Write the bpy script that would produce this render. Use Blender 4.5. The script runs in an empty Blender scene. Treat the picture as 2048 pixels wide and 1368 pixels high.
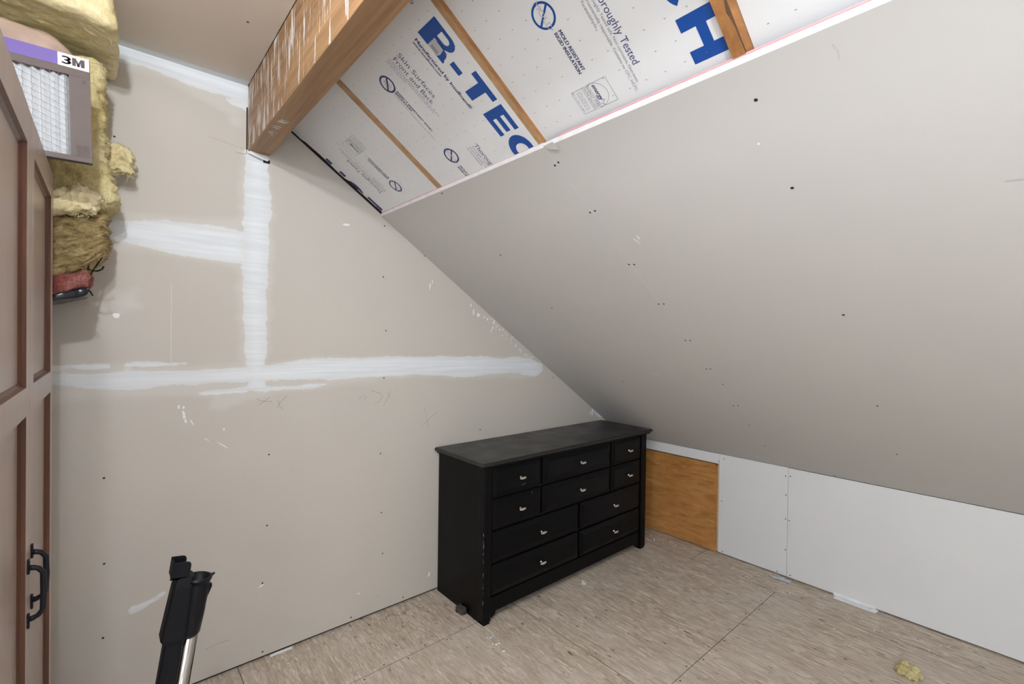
import bpy, bmesh, math, random
import numpy as np
from mathutils import Vector, Matrix, noise

C = bpy.context.scene.collection
SC = bpy.context.scene
PI = math.pi

# ------------------------------------------------------------------ camera
F_PX, YAW, PITCH, ROLL = 932.6437, 0.7125357, -0.0096636, 0.0143404
cy, sy = math.cos(YAW), math.sin(YAW)
Fv = Vector((sy*math.cos(PITCH), cy*math.cos(PITCH), math.sin(PITCH)))
Rv = Vector((cy, -sy, 0)); Uv = Rv.cross(Fv)
R2 = Rv*math.cos(ROLL) + Uv*math.sin(ROLL)
U2 = -Rv*math.sin(ROLL) + Uv*math.cos(ROLL)
cd = bpy.data.cameras.new('camera'); cam = bpy.data.objects.new('camera', cd); C.objects.link(cam)
cd.sensor_fit = 'HORIZONTAL'; cd.sensor_width = 36; cd.lens = F_PX/2048*36
cd.clip_start = 0.02
m = Matrix((R2, U2, -Fv)).transposed().to_4x4(); m.translation = (0, 0, 1.415)
cam.matrix_world = m
SC.camera = cam

# ------------------------------------------------------------------ world, lights, exposure
SC.view_settings.view_transform = 'Standard'
SC.view_settings.look = 'None'
SC.view_settings.gamma = 1
SC.view_settings.use_curve_mapping = False
SC.view_settings.exposure = 0.0
w = bpy.data.worlds.new('world'); SC.world = w; w.use_nodes = True
w.node_tree.nodes['Background'].inputs[0].default_value = (0.8, 0.85, 1, 1)
w.node_tree.nodes['Background'].inputs[1].default_value = 0.3

def light(name, typ, loc, energy, color, size=0.1, rot=None, size_y=None):
    l = bpy.data.lights.new(name, typ); l.energy = energy; l.color = color
    if typ == 'AREA':
        l.shape = 'RECTANGLE'; l.size = size; l.size_y = size_y or size
    else:
        l.shadow_soft_size = size
    o = bpy.data.objects.new(name, l); C.objects.link(o); o.location = loc
    if rot: o.rotation_euler = rot
    return o
# ceiling lamps of the room, in front of the cabinet (out of frame, above the camera)
light('ceiling_lamp_light', 'POINT', (-0.125, 0.45, 2.370), 40, (0.925, 0.975, 1.02), 0.025)
light('ceiling_lamp_light', 'POINT', (-0.22, -0.17, 2.28), 38, (0.925, 0.975, 1.02), 0.03)
# added area fill at the left, brightens the knee wall and slope
light('left_fill_light', 'AREA', (-0.78, -0.75, 1.25), 17, (0.84, 0.93, 1.0), 1.2, (0, -PI/2, 0), 1.2)
# added soft fill behind the camera, brightens the foam and upper slope
light('rear_fill_light', 'POINT', (0.10, -0.70, 1.70), 9, (0.86, 0.94, 1.0), 0.18)

# ------------------------------------------------------------------ room numbers
D, K, KH, CZ, T = 2.22506, 3.07312, 0.66246, 2.45384, 0.665168
TH = math.atan(T); cth, sth = math.cos(TH), math.sin(TH)
XL, YB = -0.80, -1.60
def SL(a, y, off=0.0):          # point on the roof slope: a along the slope (0 at the knee wall), off = depth behind the face
    return Vector((K + a*cth, y, KH - a*sth + off/cth))
A_TOP = -2.446                  # upper edge of the drywall on the slope

# ------------------------------------------------------------------ material helpers
class NT:
    def __init__(s, name):
        s.m = bpy.data.materials.new(name); s.m.use_nodes = True
        s.t = s.m.node_tree; s.b = s.t.nodes['Principled BSDF']
        s.co = None
    def n(s, typ, **kw):
        nd = s.t.nodes.new(typ)
        for k, v in kw.items(): setattr(nd, k, v)
        return nd
    def l(s, a, b): s.t.links.new(a, b)
    def inp(s, sock, v):
        if hasattr(v, 'is_linked') or isinstance(v, bpy.types.NodeSocket): s.l(v, sock)
        else: sock.default_value = v
    def coords(s, scale=(1, 1, 1), rot=(0, 0, 0), loc=(0, 0, 0)):
        if s.co is None: s.co = s.n('ShaderNodeTexCoord')
        mp = s.n('ShaderNodeMapping'); s.l(s.co.outputs['Object'], mp.inputs[0])
        mp.inputs['Scale'].default_value = scale; mp.inputs['Rotation'].default_value = rot; mp.inputs['Location'].default_value = loc
        return mp.outputs[0]
    def noise(s, vec, scale=5, detail=4, rough=0.55, dist=0.0, col=False):
        nd = s.n('ShaderNodeTexNoise'); s.l(vec, nd.inputs['Vector'])
        nd.inputs['Scale'].default_value = scale; nd.inputs['Detail'].default_value = detail
        nd.inputs['Roughness'].default_value = rough; nd.inputs['Distortion'].default_value = dist
        return nd.outputs['Color' if col else 'Fac']
    def vor(s, vec, scale=5, out='Color', feat='F1', rnd=1.0):
        nd = s.n('ShaderNodeTexVoronoi'); nd.feature = feat; s.l(vec, nd.inputs['Vector'])
        nd.inputs['Scale'].default_value = scale; nd.inputs['Randomness'].default_value = rnd
        return nd.outputs[out]
    def math(s, op, a, b=0.0, c=0.0, clamp=False):
        nd = s.n('ShaderNodeMath', operation=op, use_clamp=clamp)
        s.inp(nd.inputs[0], a); s.inp(nd.inputs[1], b); s.inp(nd.inputs[2], c)
        return nd.outputs[0]
    def smooth(s, v, lo, hi):
        nd = s.n('ShaderNodeMapRange', interpolation_type='SMOOTHSTEP'); s.inp(nd.inputs[0], v)
        nd.inputs[1].default_value = lo; nd.inputs[2].default_value = hi
        return nd.outputs[0]
    def lin(s, v, a, b, c, d):
        nd = s.n('ShaderNodeMapRange'); s.inp(nd.inputs[0], v)
        for i, x in enumerate((a, b, c, d)): nd.inputs[i+1].default_value = x
        return nd.outputs[0]
    def ramp(s, v, stops):
        nd = s.n('ShaderNodeValToRGB'); s.l(v, nd.inputs[0]); cr = nd.color_ramp
        while len(cr.elements) < len(stops): cr.elements.new(0.5)
        for e, (p, c) in zip(cr.elements, stops):
            e.position = p; e.color = (*c, 1)
        return nd.outputs[0]
    def mix(s, f, a, b, mode='MIX'):
        nd = s.n('ShaderNodeMix', data_type='RGBA', blend_type=mode)
        s.inp(nd.inputs[0], f)
        for i, v in ((6, a), (7, b)):
            if isinstance(v, tuple): nd.inputs[i].default_value = (*v[:3], 1)
            else: s.l(v, nd.inputs[i])
        return nd.outputs[2]
    def bump(s, h, strength=0.3, dist=0.001, prev=None):
        nd = s.n('ShaderNodeBump'); s.l(h, nd.inputs['Height'])
        nd.inputs['Strength'].default_value = strength; nd.inputs['Distance'].default_value = dist
        if prev is not None: s.l(prev, nd.inputs['Normal'])
        return nd.outputs[0]
    def fin(s, col, rough=0.6, normal=None, metal=0.0, spec=None, coat=None):
        if isinstance(col, tuple): s.b.inputs['Base Color'].default_value = (*col, 1)
        else: s.l(col, s.b.inputs['Base Color'])
        s.inp(s.b.inputs['Roughness'], rough); s.b.inputs['Metallic'].default_value = metal
        if normal is not None: s.l(normal, s.b.inputs['Normal'])
        if spec is not None: s.b.inputs['Specular IOR Level'].default_value = spec
        if coat is not None: s.b.inputs['Coat Weight'].default_value = coat
        return s.m
    def attr(s, name):
        nd = s.n('ShaderNodeAttribute'); nd.attribute_name = name
        return nd.outputs['Fac']

def plain(name, col, rough=0.6, metal=0.0, var=0.06, scale=30, spec=None, coat=None, bump=0.0):
    t = NT(name); v = t.coords()
    nz = t.noise(v, scale, 3)
    a = tuple(max(0, c*(1-var)) for c in col); b = tuple(min(1, c*(1+var)) for c in col)
    nrm = t.bump(t.noise(v, scale*4, 3), bump, 0.001) if bump else None
    return t.fin(t.ramp(nz, [(0.3, a), (0.7, b)]), rough, nrm, metal, spec, coat)

# ------------------------------------------------------------------ materials
def mat_drywall(name, base, warm, mud=True, grain_axis='X'):
    t = NT(name)
    v = t.coords()
    big = t.noise(v, 1.6, 3)
    col = t.mix(t.lin(big, 0.35, 0.65, 0, 1), base, warm)
    fine = t.noise(t.coords((6, 30, 60)), 14, 3)
    col = t.mix(t.lin(fine, 0.3, 0.7, 0.0, 0.07), col, tuple(c*0.72 for c in base))
    nrm = t.bump(fine, 0.10, 0.0006)
    rough = 0.85
    if mud:
        m1, m2 = t.attr('mud'), t.attr('skim')
        j = t.noise(t.coords((1, 1, 1.6)), 38, 4, 0.6)
        j2 = t.noise(t.coords((0.45, 1, 1.6)), 14, 3)
        e = t.math('ADD', m1, t.math('MULTIPLY', t.math('SUBTRACT', j, 0.5), 0.016))
        e = t.math('ADD', e, t.math('MULTIPLY', t.math('SUBTRACT', j2, 0.5), 0.03))
        f1 = t.smooth(e, 0.008, 0.001)
        e2 = t.math('ADD', m2, t.math('MULTIPLY', t.math('SUBTRACT', j2, 0.5), 0.05))
        f2 = t.math('MULTIPLY', t.smooth(e2, 0.012, -0.03), 0.55)
        streak = t.noise(t.coords((0.5, 1, 14)), 6, 4)
        col = t.mix(f2, col, (0.66, 0.645, 0.62))
        mc = t.mix(t.lin(streak, 0.35, 0.65, 0, 1), (0.715, 0.755, 0.80), (0.81, 0.845, 0.885))
        # thin feathered mud where the signed distance is near the edge
        thick = t.lin(e, -0.035, 0.0, 1.0, 0.72)
        col = t.mix(t.math('MULTIPLY', f1, thick), col, mc)
        nrm = t.bump(t.math('ADD', f1, t.math('MULTIPLY', streak, t.math('MULTIPLY', f1, 0.5))), 0.25, 0.0015, nrm)
    return t.fin(col, rough, nrm, spec=0.25)
M = {}
M['wall'] = mat_drywall('drywall_tan_paper', (0.565, 0.533, 0.492), (0.59, 0.55, 0.50))
M['ceil'] = mat_drywall('drywall_ceiling', (0.70, 0.625, 0.55), (0.72, 0.645, 0.57))
M['slope'] = mat_drywall('drywall_grey_paper', (0.59, 0.575, 0.56), (0.61, 0.592, 0.573), mud=False)
M['knee'] = mat_drywall('drywall_white', (0.74, 0.745, 0.76), (0.77, 0.775, 0.785), mud=False)
M['paint'] = plain('white_painted_wall', (0.82, 0.82, 0.82), 0.8, var=0.02)
M['gyp'] = plain('gypsum_edge', (0.86, 0.86, 0.87), 0.8)
M['dark'] = plain('dark_gap', (0.035, 0.022, 0.015), 0.9)
M['foam'] = plain('foam_facer', (0.80, 0.81, 0.83), 0.42, var=0.015, scale=4, bump=0.03)
M['red'] = plain('red_edge_print', (0.80, 0.42, 0.45), 0.6)
M['blue'] = plain('print_blue', (0.002, 0.065, 0.33), 0.45, var=0.05, scale=60)
M['navy'] = plain('print_navy', (0.035, 0.045, 0.17), 0.6, var=0.05)
M['greyprint'] = plain('print_grey', (0.22, 0.22, 0.27), 0.6, var=0.05)
M['pencil'] = plain('pencil_grey', (0.30, 0.26, 0.22), 0.8)
M['white'] = plain('white_plaster', (0.84, 0.85, 0.87), 0.8, var=0.03)
M['screw'] = plain('black_screw', (0.03, 0.025, 0.022), 0.5, 0.3)
M['paper'] = plain('torn_paper', (0.52, 0.51, 0.47), 0.8)

def mat_wood(name, c1, c2, axis=1, scale=1.0, paint=False, rough=0.55, contrast=1.0):
    t = NT(name)
    sc = [26, 26, 26]; sc[axis] = 1.1
    v = t.coords(tuple(x*scale for x in sc))
    g = t.noise(v, 1.3, 6, 0.6, 0.9)
    sc2 = [140, 140, 140]; sc2[axis] = 3
    g2 = t.noise(t.coords(tuple(x*scale for x in sc2)), 1.0, 3)
    col = t.ramp(g, [(0.32, c2), (0.5, tuple((a+b)/2 for a, b in zip(c1, c2))), (0.68, c1)])
    col = t.mix(t.lin(g2, 0.35, 0.65, 0, 0.28*contrast), col, tuple(c*0.6 for c in c2))
    nrm = t.bump(g, 0.15, 0.001)
    if paint:
        # dried plaster dragged in short upright streaks over the side of the beam
        p = t.noise(t.coords((60, 95, 7)), 1.0, 4, 0.55)
        reg = t.noise(t.coords((1, 8.5, 5), loc=(0.3, 0.1, 0.7)), 1.4, 3)
        sep = t.n('ShaderNodeSeparateXYZ'); t.l(t.co.outputs['Object'], sep.inputs[0])
        side = t.smooth(sep.outputs[0], 0.4395, 0.4375)
        near = t.lin(sep.outputs[1], 0.9, 2.2, -0.14, -0.02)
        s_ = t.math('ADD', t.math('ADD', p, t.math('MULTIPLY', reg, 0.62)), near)
        f = t.math('MULTIPLY', t.smooth(s_, 0.79, 0.88), side)
        col = t.mix(t.math('MULTIPLY', f, 0.85), col, (0.83, 0.82, 0.82))
    return t.fin(col, rough, nrm)
M['beam'] = mat_wood('fir_beam', (0.47, 0.285, 0.145), (0.265, 0.14, 0.060), 1, 1.0, True)
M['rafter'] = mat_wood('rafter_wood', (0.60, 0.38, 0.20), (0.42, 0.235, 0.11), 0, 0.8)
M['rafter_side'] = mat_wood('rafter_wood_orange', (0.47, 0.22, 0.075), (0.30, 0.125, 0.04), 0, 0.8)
M['trimwood'] = mat_wood('old_wood_dark', (0.14, 0.07, 0.03), (0.07, 0.035, 0.015), 1, 1)

def mat_ply():
    t = NT('amber_plywood')
    g = t.noise(t.coords((1, 3.0, 16)), 2.2, 5, 0.6, 0.8)
    b = t.noise(t.coords(), 9, 4, 0.6)
    col = t.ramp(g, [(0.3, (0.33, 0.14, 0.036)), (0.5, (0.50, 0.235, 0.070)), (0.72, (0.60, 0.32, 0.12))])
    col = t.mix(t.lin(b, 0.35, 0.7, 0, 0.4), col, (0.30, 0.13, 0.04))
    return t.fin(col, 0.4, t.bump(g, 0.1, 0.001))
M['ply'] = mat_ply()

def mat_osb(name, off):
    t = NT(name)
    base = None; edge = None
    lay = ((0.06, 62, 0.0), (-0.15, 36, 0.62), (-0.22, 74, 0.45), (0.30, 84, 0.5), (0.95, 70, 0.80), (-0.8, 78, 0.84), (0.1, 120, 0.72))
    for i, (rot, sc, th) in enumerate(lay):
        wv = t.noise(t.coords(), 9, 2, col=True)
        v = t.coords((1.0, 0.15, 1), (0, 0, rot), (off+i*3.1, off*2, 0))
        add = t.n('ShaderNodeVectorMath', operation='MULTIPLY_ADD')
        t.l(wv, add.inputs[0]); add.inputs[1].default_value = (0.014, 0.014, 0); t.l(v, add.inputs[2])
        cell = t.vor(add.outputs[0], sc)
        ed = t.vor(add.outputs[0], sc, 'Distance', 'DISTANCE_TO_EDGE')
        sp = t.n('ShaderNodeSeparateColor'); t.l(cell, sp.inputs[0])
        c = t.ramp(sp.outputs[0], [(0.0, (0.42, 0.345, 0.27)), (0.3, (0.62, 0.53, 0.435)), (0.7, (0.70, 0.605, 0.505)), (1.0, (0.84, 0.745, 0.635))])
        c = t.mix(t.math('MULTIPLY', t.smooth(ed, 0.12, 0.0), 0.42), c, (0.22, 0.155, 0.11))  # thin shadow lines between flakes, painted into the colour
        if base is None: base = c
        else:
            f = t.math('GREATER_THAN', sp.outputs[1], th)
            base = t.mix(t.math('MULTIPLY', f, 0.85), base, c)
    grain = t.noise(t.coords((70, 8, 1), (0, 0, 0.1)), 2.5, 4, 0.6)
    base = t.mix(t.lin(grain, 0.42, 0.72, 0, 0.55), base, (0.22, 0.16, 0.11))
    dk = t.noise(t.coords((1, 0.35, 1), (0, 0, -0.2)), 46, 3, 0.5)
    base = t.mix(t.smooth(dk, 0.645, 0.72), base, (0.13, 0.09, 0.06))
    blot = t.noise(t.coords((1, .6, 1)), 11, 4, 0.6)
    base = t.mix(t.lin(blot, 0.45, 0.75, 0, 0.55), base, (0.40, 0.30, 0.225))
    dust = t.noise(t.coords(), 2.6, 4, 0.6)
    base = t.mix(t.lin(dust, 0.42, 0.72, 0, 0.55), base, (0.62, 0.555, 0.485))
    sp2 = t.noise(t.coords(), 120, 2)
    base = t.mix(t.smooth(sp2, 0.75, 0.79), base, (0.75, 0.72, 0.68))
    return t.fin(base, 0.6, t.bump(grain, 0.2, 0.001), spec=0.3)
M['osb'] = mat_osb('osb_flakes', 0.0)

def mat_black():
    t = NT('black_painted_wood')
    n = t.noise(t.coords((3, 3, 1)), 20, 4)
    r = t.lin(t.noise(t.coords(), 9, 4), 0.3, 0.7, 0.30, 0.44)
    d = t.noise(t.coords(), 140, 2)
    col = t.mix(t.math('MULTIPLY', t.smooth(d, 0.72, 0.78), 0.25), (0.0022, 0.0022, 0.0030), (0.08, 0.08, 0.08))
    return t.fin(col, r, t.bump(n, 0.04, 0.0005), spec=0.13)
M['seam'] = plain('board_edge_brown', (0.17, 0.125, 0.09), 0.9)
M['black'] = mat_black()
def mat_blacktop():
    t = NT('black_dusty_top')
    r = t.lin(t.noise(t.coords(), 7, 5), 0.3, 0.7, 0.26, 0.42)
    d = t.noise(t.coords((1, 1, 1)), 5, 5)
    col = t.mix(t.lin(d, 0.4, 0.75, 0.05, 0.45), (0.008, 0.008, 0.0095), (0.032, 0.027, 0.024))
    return t.fin(col, r, spec=0.5)
M['blacktop'] = mat_blacktop()
M['recess'] = plain('black_recess', (0.003, 0.003, 0.003), 0.8)
M['silver'] = plain('brushed_nickel', (0.72, 0.69, 0.64), 0.33, 1.0)
M['chrome'] = plain('chrome', (0.52, 0.50, 0.48), 0.13, 1.0, var=0.01)
M['plastic'] = plain('black_plastic', (0.003, 0.0033, 0.006), 0.36, spec=0.2)
M['plastic_dull'] = plain('black_plastic_matte', (0.0045, 0.005, 0.007), 0.5, spec=0.15)
M['iron'] = plain('black_iron', (0.009, 0.010, 0.015), 0.42, 0.0, spec=0.25)

def mat_cab(name, c1, c2, rough):
    t = NT(name)
    g = t.noise(t.coords((30, 30, 1.2)), 1.5, 5, 0.55, 0.6)
    col = t.ramp(g, [(0.3, c2), (0.7, c1)])
    return t.fin(col, rough, t.bump(g, 0.05, 0.0006), spec=0.5)
M['cab'] = mat_cab('maple_cabinet', (0.47, 0.365, 0.31), (0.40, 0.305, 0.26), 0.30)
M['cabtrim'] = mat_cab('reddish_stained_edge', (0.15, 0.060, 0.034), (0.075, 0.030, 0.018), 0.4)
M['frame_card'] = plain('taupe_cardboard', (0.095, 0.072, 0.068), 0.65, var=0.05)
M['purple'] = plain('purple_print', (0.09, 0.045, 0.27), 0.5, var=0.03)
M['label'] = plain('white_label', (0.52, 0.52, 0.545), 0.5, var=0.01)
M['media'] = plain('white_pleated_media', (0.58, 0.60, 0.63), 0.8, var=0.02)
M['wire'] = plain('grey_wire', (0.10, 0.105, 0.11), 0.5, 0.1)
M['card_print'] = plain('dark_taupe_print', (0.055, 0.04, 0.04), 0.65)

def mat_insul(name, stops, scale=9, fib=(40, 40, 10)):
    t = NT(name)
    n1 = t.noise(t.coords(), scale, 5, 0.6, 0.5)
    n2 = t.noise(t.coords(fib), 2.6, 5, 0.65, 1.5)
    col = t.ramp(t.math('ADD', t.math('MULTIPLY', n1, 0.55), t.math('MULTIPLY', n2, 0.45)), stops)
    nrm = t.bump(n2, 0.5, 0.006)
    n3 = t.noise(t.coords(), 130, 4, 0.6)
    nrm = t.bump(n3, 0.6, 0.003, nrm)
    m_ = t.fin(col, 0.95, nrm, spec=0.1)
    return m_
M['ins_y'] = mat_insul('yellow_fibreglass', [(0.33, (0.38, 0.295, 0.12)), (0.47, (0.58, 0.49, 0.245)), (0.62, (0.74, 0.665, 0.40))])
M['ins_pale'] = mat_insul('pale_yellow_fibreglass', [(0.33, (0.58, 0.47, 0.235)), (0.47, (0.72, 0.625, 0.37)), (0.62, (0.80, 0.73, 0.50))])
M['ins_b'] = mat_insul('brownish_fibreglass', [(0.33, (0.13, 0.085, 0.03)), (0.48, (0.33, 0.245, 0.115)), (0.64, (0.56, 0.46, 0.26))], 11, (14, 14, 40))
M['ins_p'] = mat_insul('pink_fibreglass', [(0.35, (0.13, 0.03, 0.026)), (0.5, (0.28, 0.09, 0.08)), (0.65, (0.48, 0.26, 0.24))], 14)
M['film'] = plain('clear_film_over_beige', (0.42, 0.31, 0.26), 0.16, var=0.25, scale=9, spec=0.8, coat=0.6, bump=0.3)
M['blackfilm'] = plain('black_plastic_film', (0.010, 0.012, 0.02), 0.22, spec=0.6, bump=0.3)

# ------------------------------------------------------------------ object helpers
def link(name, me, mat, parent=None):
    o = bpy.data.objects.new(name, me); C.objects.link(o)
    if mat is not None:
        for x in (mat if isinstance(mat, (list, tuple)) else [mat]): me.materials.append(x)
    if parent is not None: o.parent = parent
    return o
def obj(name, bm, mat, parent=None, smooth=False):
    me = bpy.data.meshes.new(name); bm.normal_update(); bm.to_mesh(me); bm.free()
    if smooth:
        for p in me.polygons: p.use_smooth = True
    return link(name, me, mat, parent)
def tag(o, label=None, cat=None, group=None, kind=None):
    if label: o['label'] = label
    if cat: o['category'] = cat
    if group: o['group'] = group
    if kind: o['kind'] = kind
    return o
def empty(name, loc=(0, 0, 0)):
    o = bpy.data.objects.new(name, None); C.objects.link(o); o.location = loc
    o.empty_display_size = 0.05
    return o
def setpar(o, p):            # parent keeping world place (parents here are only translated)
    o.parent = p; o.location = o.location - p.location
    return o
def bx(bm, x0, x1, y0, y1, z0, z1, bev=0.0, seg=2, mi=0):
    r = bmesh.ops.create_cube(bm, size=1)
    vs = r['verts']
    for v in vs:
        v.co = Vector(((x0+x1)/2 + v.co.x*(x1-x0), (y0+y1)/2 + v.co.y*(y1-y0), (z0+z1)/2 + v.co.z*(z1-z0)))
    es = list({e for v in vs for e in v.link_edges}); fs = list({f for v in vs for f in v.link_faces})
    for f in fs: f.material_index = mi
    if bev > 0:
        bmesh.ops.bevel(bm, geom=es, offset=bev, segments=seg, profile=0.5, affect='EDGES')
    return bm
def box(name, x0, x1, y0, y1, z0, z1, mat, parent=None, bev=0.0, seg=2):
    bm = bmesh.new(); bx(bm, x0, x1, y0, y1, z0, z1, bev, seg)
    return obj(name, bm, mat, parent)
def poly_prism(bm, pts, off):     # pts: list of Vectors (planar), off: Vector extrusion
    a = [bm.verts.new(p) for p in pts]; b = [bm.verts.new(Vector(p)+off) for p in pts]
    n = len(pts)
    f1 = bm.faces.new(a); f2 = bm.faces.new(b[::-1])
    for i in range(n): bm.faces.new((a[i], b[i], b[(i+1) % n], a[(i+1) % n]))
    bmesh.ops.recalc_face_normals(bm, faces=bm.faces[:])
def sweep(bm, pts, r, seg=10, caps=True, up=None, flat=None):
    pts = [Vector(p) for p in pts]; rings = []
    rs = r if isinstance(r, (list, tuple)) else [r]*len(pts)
    nrm = None
    for i, p in enumerate(pts):
        d = (pts[min(i+1, len(pts)-1)] - pts[max(i-1, 0)]).normalized()
        if nrm is None:
            nrm = d.orthogonal().normalized() if up is None else Vector(up)
        nrm = (nrm - d*nrm.dot(d)).normalized(); b = d.cross(nrm)
        fl = flat or 1.0
        rings.append([bm.verts.new(p + (nrm*math.cos(2*PI*k/seg)*fl + b*math.sin(2*PI*k/seg))*rs[i]) for k in range(seg)])
    for i in range(len(rings)-1):
        for k in range(seg):
            bm.faces.new((rings[i][k], rings[i][(k+1) % seg], rings[i+1][(k+1) % seg], rings[i+1][k]))
    if caps: bm.faces.new(rings[0][::-1]); bm.faces.new(rings[-1])
def quad_strip(bm, pts, wdt, nrm, lift=0.0):   # flat ribbon in a plane with normal nrm
    pts = [Vector(p)+Vector(nrm)*lift for p in pts]; L = []
    for i, p in enumerate(pts):
        d = (pts[min(i+1, len(pts)-1)] - pts[max(i-1, 0)]).normalized()
        s = d.cross(Vector(nrm)).normalized()*wdt/2
        L.append((bm.verts.new(p+s), bm.verts.new(p-s)))
    for i in range(len(L)-1): bm.faces.new((L[i][0], L[i][1], L[i+1][1], L[i+1][0]))

# ================================================================== SETTING
# ---- floor: OSB sheets over a dark subfloor
floor = empty('floor'); tag(floor, kind='structure')
box('subfloor', XL-.05, K+.1, YB-.05, D+.1, -0.05, -0.011, M['dark'], floor)
sheets = [(XL, 0.418, 2.30, 0.90), (XL, 0.418, 0.90, YB), (0.418, 1.637, 2.30, 1.838), (0.418, 1.637, 1.838, -0.59), (0.418, 1.637, -0.59, YB),
          (1.637, 2.853, 2.30, 0.998), (1.637, 2.853, 0.998, YB), (2.853, K+0.02, 2.30, 1.50), (2.853, K+0.02, 1.50, YB)]
for (x0, x1, y1, y0) in sheets:
    g = 0.0012
    o = box('osb_sheet', x0+g, x1-g, y0+g, min(y1, D+.02)-g, -0.011, 0.0, [M['osb'], M['seam']], floor)
    for p in o.data.polygons: p.material_index = 0 if p.normal.z > .5 else 1
bm = bmesh.new()
rnd = random.Random(5)
for i in range(26):     # nail heads along the seams
    y = 0.95 - i*0.09 if i < 14 else 1.86
    x = 1.70+i*0.1 if i < 14 else 0.5+(i-14)*0.1
    y = (0.985 if i % 2 else 1.012) if i < 14 else (1.823 if i % 2 else 1.853)
    bmesh.ops.create_circle(bm, cap_ends=True, segments=8, radius=0.004, matrix=Matrix.Translation((x, y, 0.0006)))
tag(obj('nail_heads', bm, M['screw'], floor), kind='stuff')

# ---- back wall with taped joints: signed distances to the compound patches stored per vertex
wall = empty('wall_back'); tag(wall, kind='structure')
def sd_poly(px, pz, poly):
    P = np.array(poly, float); n = len(P); d = np.full(px.shape, 1e9); inside = np.zeros(px.shape, bool)
    for i in range(n):
        a, b = P[i], P[(i+1) % n]; e = b-a
        wx, wz = px-a[0], pz-a[1]
        tt = np.clip((wx*e[0]+wz*e[1])/(e@e+1e-12), 0, 1)
        d = np.minimum(d, np.hypot(wx-e[0]*tt, wz-e[1]*tt))
        c1 = (a[1] > pz) != (b[1] > pz)
        xi = (b[0]-a[0])*(pz-a[1])/(b[1]-a[1]+1e-12)+a[0]
        inside ^= (c1 & (px < xi))
    return np.where(inside, -d, d)
mud_polys = [
 [(0.430, 2.182), (0.510, 2.184), (0.524, 2.00), (0.516, 1.82), (0.511, 1.56), (0.513, 1.35), (0.507, 1.173), (0.454, 1.180), (0.438, 1.35), (0.429, 1.56), (0.425, 1.81), (0.432, 2.02)],
 [(-0.30, 1.81), (0.024, 1.815), (0.16, 1.838), (0.305, 1.845), (0.43, 1.84), (0.44, 1.715), (0.289, 1.715), (0.176, 1.722), (0.10, 1.738), (0.017, 1.752), (-0.30, 1.76)],
 [(-0.80, 1.268), (-0.146, 1.264), (-0.011, 1.262), (0.194, 1.265), (0.43, 1.268), (0.656, 1.297), (0.885, 1.299), (1.238, 1.301), (1.6, 1.296), (2.08, 1.276), (2.185, 1.236),
  (2.196, 1.20), (2.127, 1.16), (1.98, 1.19), (1.828, 1.198), (1.565, 1.185), (1.21, 1.215), (1.054, 1.209), (0.886, 1.207), (0.656, 1.213), (0.416, 1.214), (0.194, 1.212), (-0.004, 1.210), (-0.146, 1.235), (-0.8, 1.235)],
 [(-0.80, 1.292), (-0.077, 1.296), (-0.004, 1.290), (-0.004, 1.286), (-0.146, 1.285), (-0.80, 1.285)],
 [(0.05, 1.294), (0.23, 1.297), (0.23, 1.291), (0.05, 1.290)],
 [(0.276, 1.172), (0.34, 1.180), (0.44, 1.184), (0.44, 1.175), (0.35, 1.170)],
 [(0.51, 1.180), (0.65, 1.181), (0.79, 1.186), (0.70, 1.172), (0.51, 1.168)],
 [(-0.30, 2.48), (-0.30, 2.392), (0.009, 2.392), (0.111, 2.402), (0.203, 2.392), (0.268, 2.382), (0.371, 2.385), (0.436, 2.375), (0.436, 2.48)],
 [(0.36, 2.375), (0.436, 2.375), (0.436, 2.355), (0.38, 2.362)],
 [(2.70, 0.93), (2.76, 0.90), (2.83, 0.822), (2.80, 0.822), (2.745, 0.87)],
 [(0.068, 0.372), (0.10, 0.376), (0.155, 0.396), (0.163, 0.412), (0.150, 0.404), (0.10, 0.390), (0.068, 0.388)],
]
skim_polys = [
 [(0.405, 2.18), (0.53, 2.18), (0.545, 2.0), (0.545, 1.6), (0.53, 1.17), (0.41, 1.17), (0.395, 1.6), (0.40, 2.0)],
 [(-0.30, 1.85), (0.02, 1.85), (0.30, 1.885), (0.43, 1.89), (0.43, 1.68), (0.27, 1.69), (0.10, 1.71), (-0.30, 1.72)],
 [(-0.80, 1.31), (0.40, 1.30), (0.66, 1.315), (2.08, 1.30), (2.20, 1.21), (2.12, 1.14), (1.55, 1.17), (1.2, 1.185), (0.85, 1.165), (0.60, 1.15), (0.44, 1.125), (0.36, 1.085), (0.30, 1.10), (0.30, 1.15), (0.10, 1.165), (-0.8, 1.15)],
 [(-0.30, 2.48), (-0.30, 2.36), (0.15, 2.37), (0.30, 2.33), (0.436, 2.29), (0.436, 2.48)],
 [(0.36, 2.33), (0.42, 2.33), (0.42, 2.26), (0.37, 2.27)],
 [(0.0, 1.56), (0.08, 1.58), (0.10, 1.50), (0.02, 1.47)],
]
def slope_z(x): return KH + (K-x)*T
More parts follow.
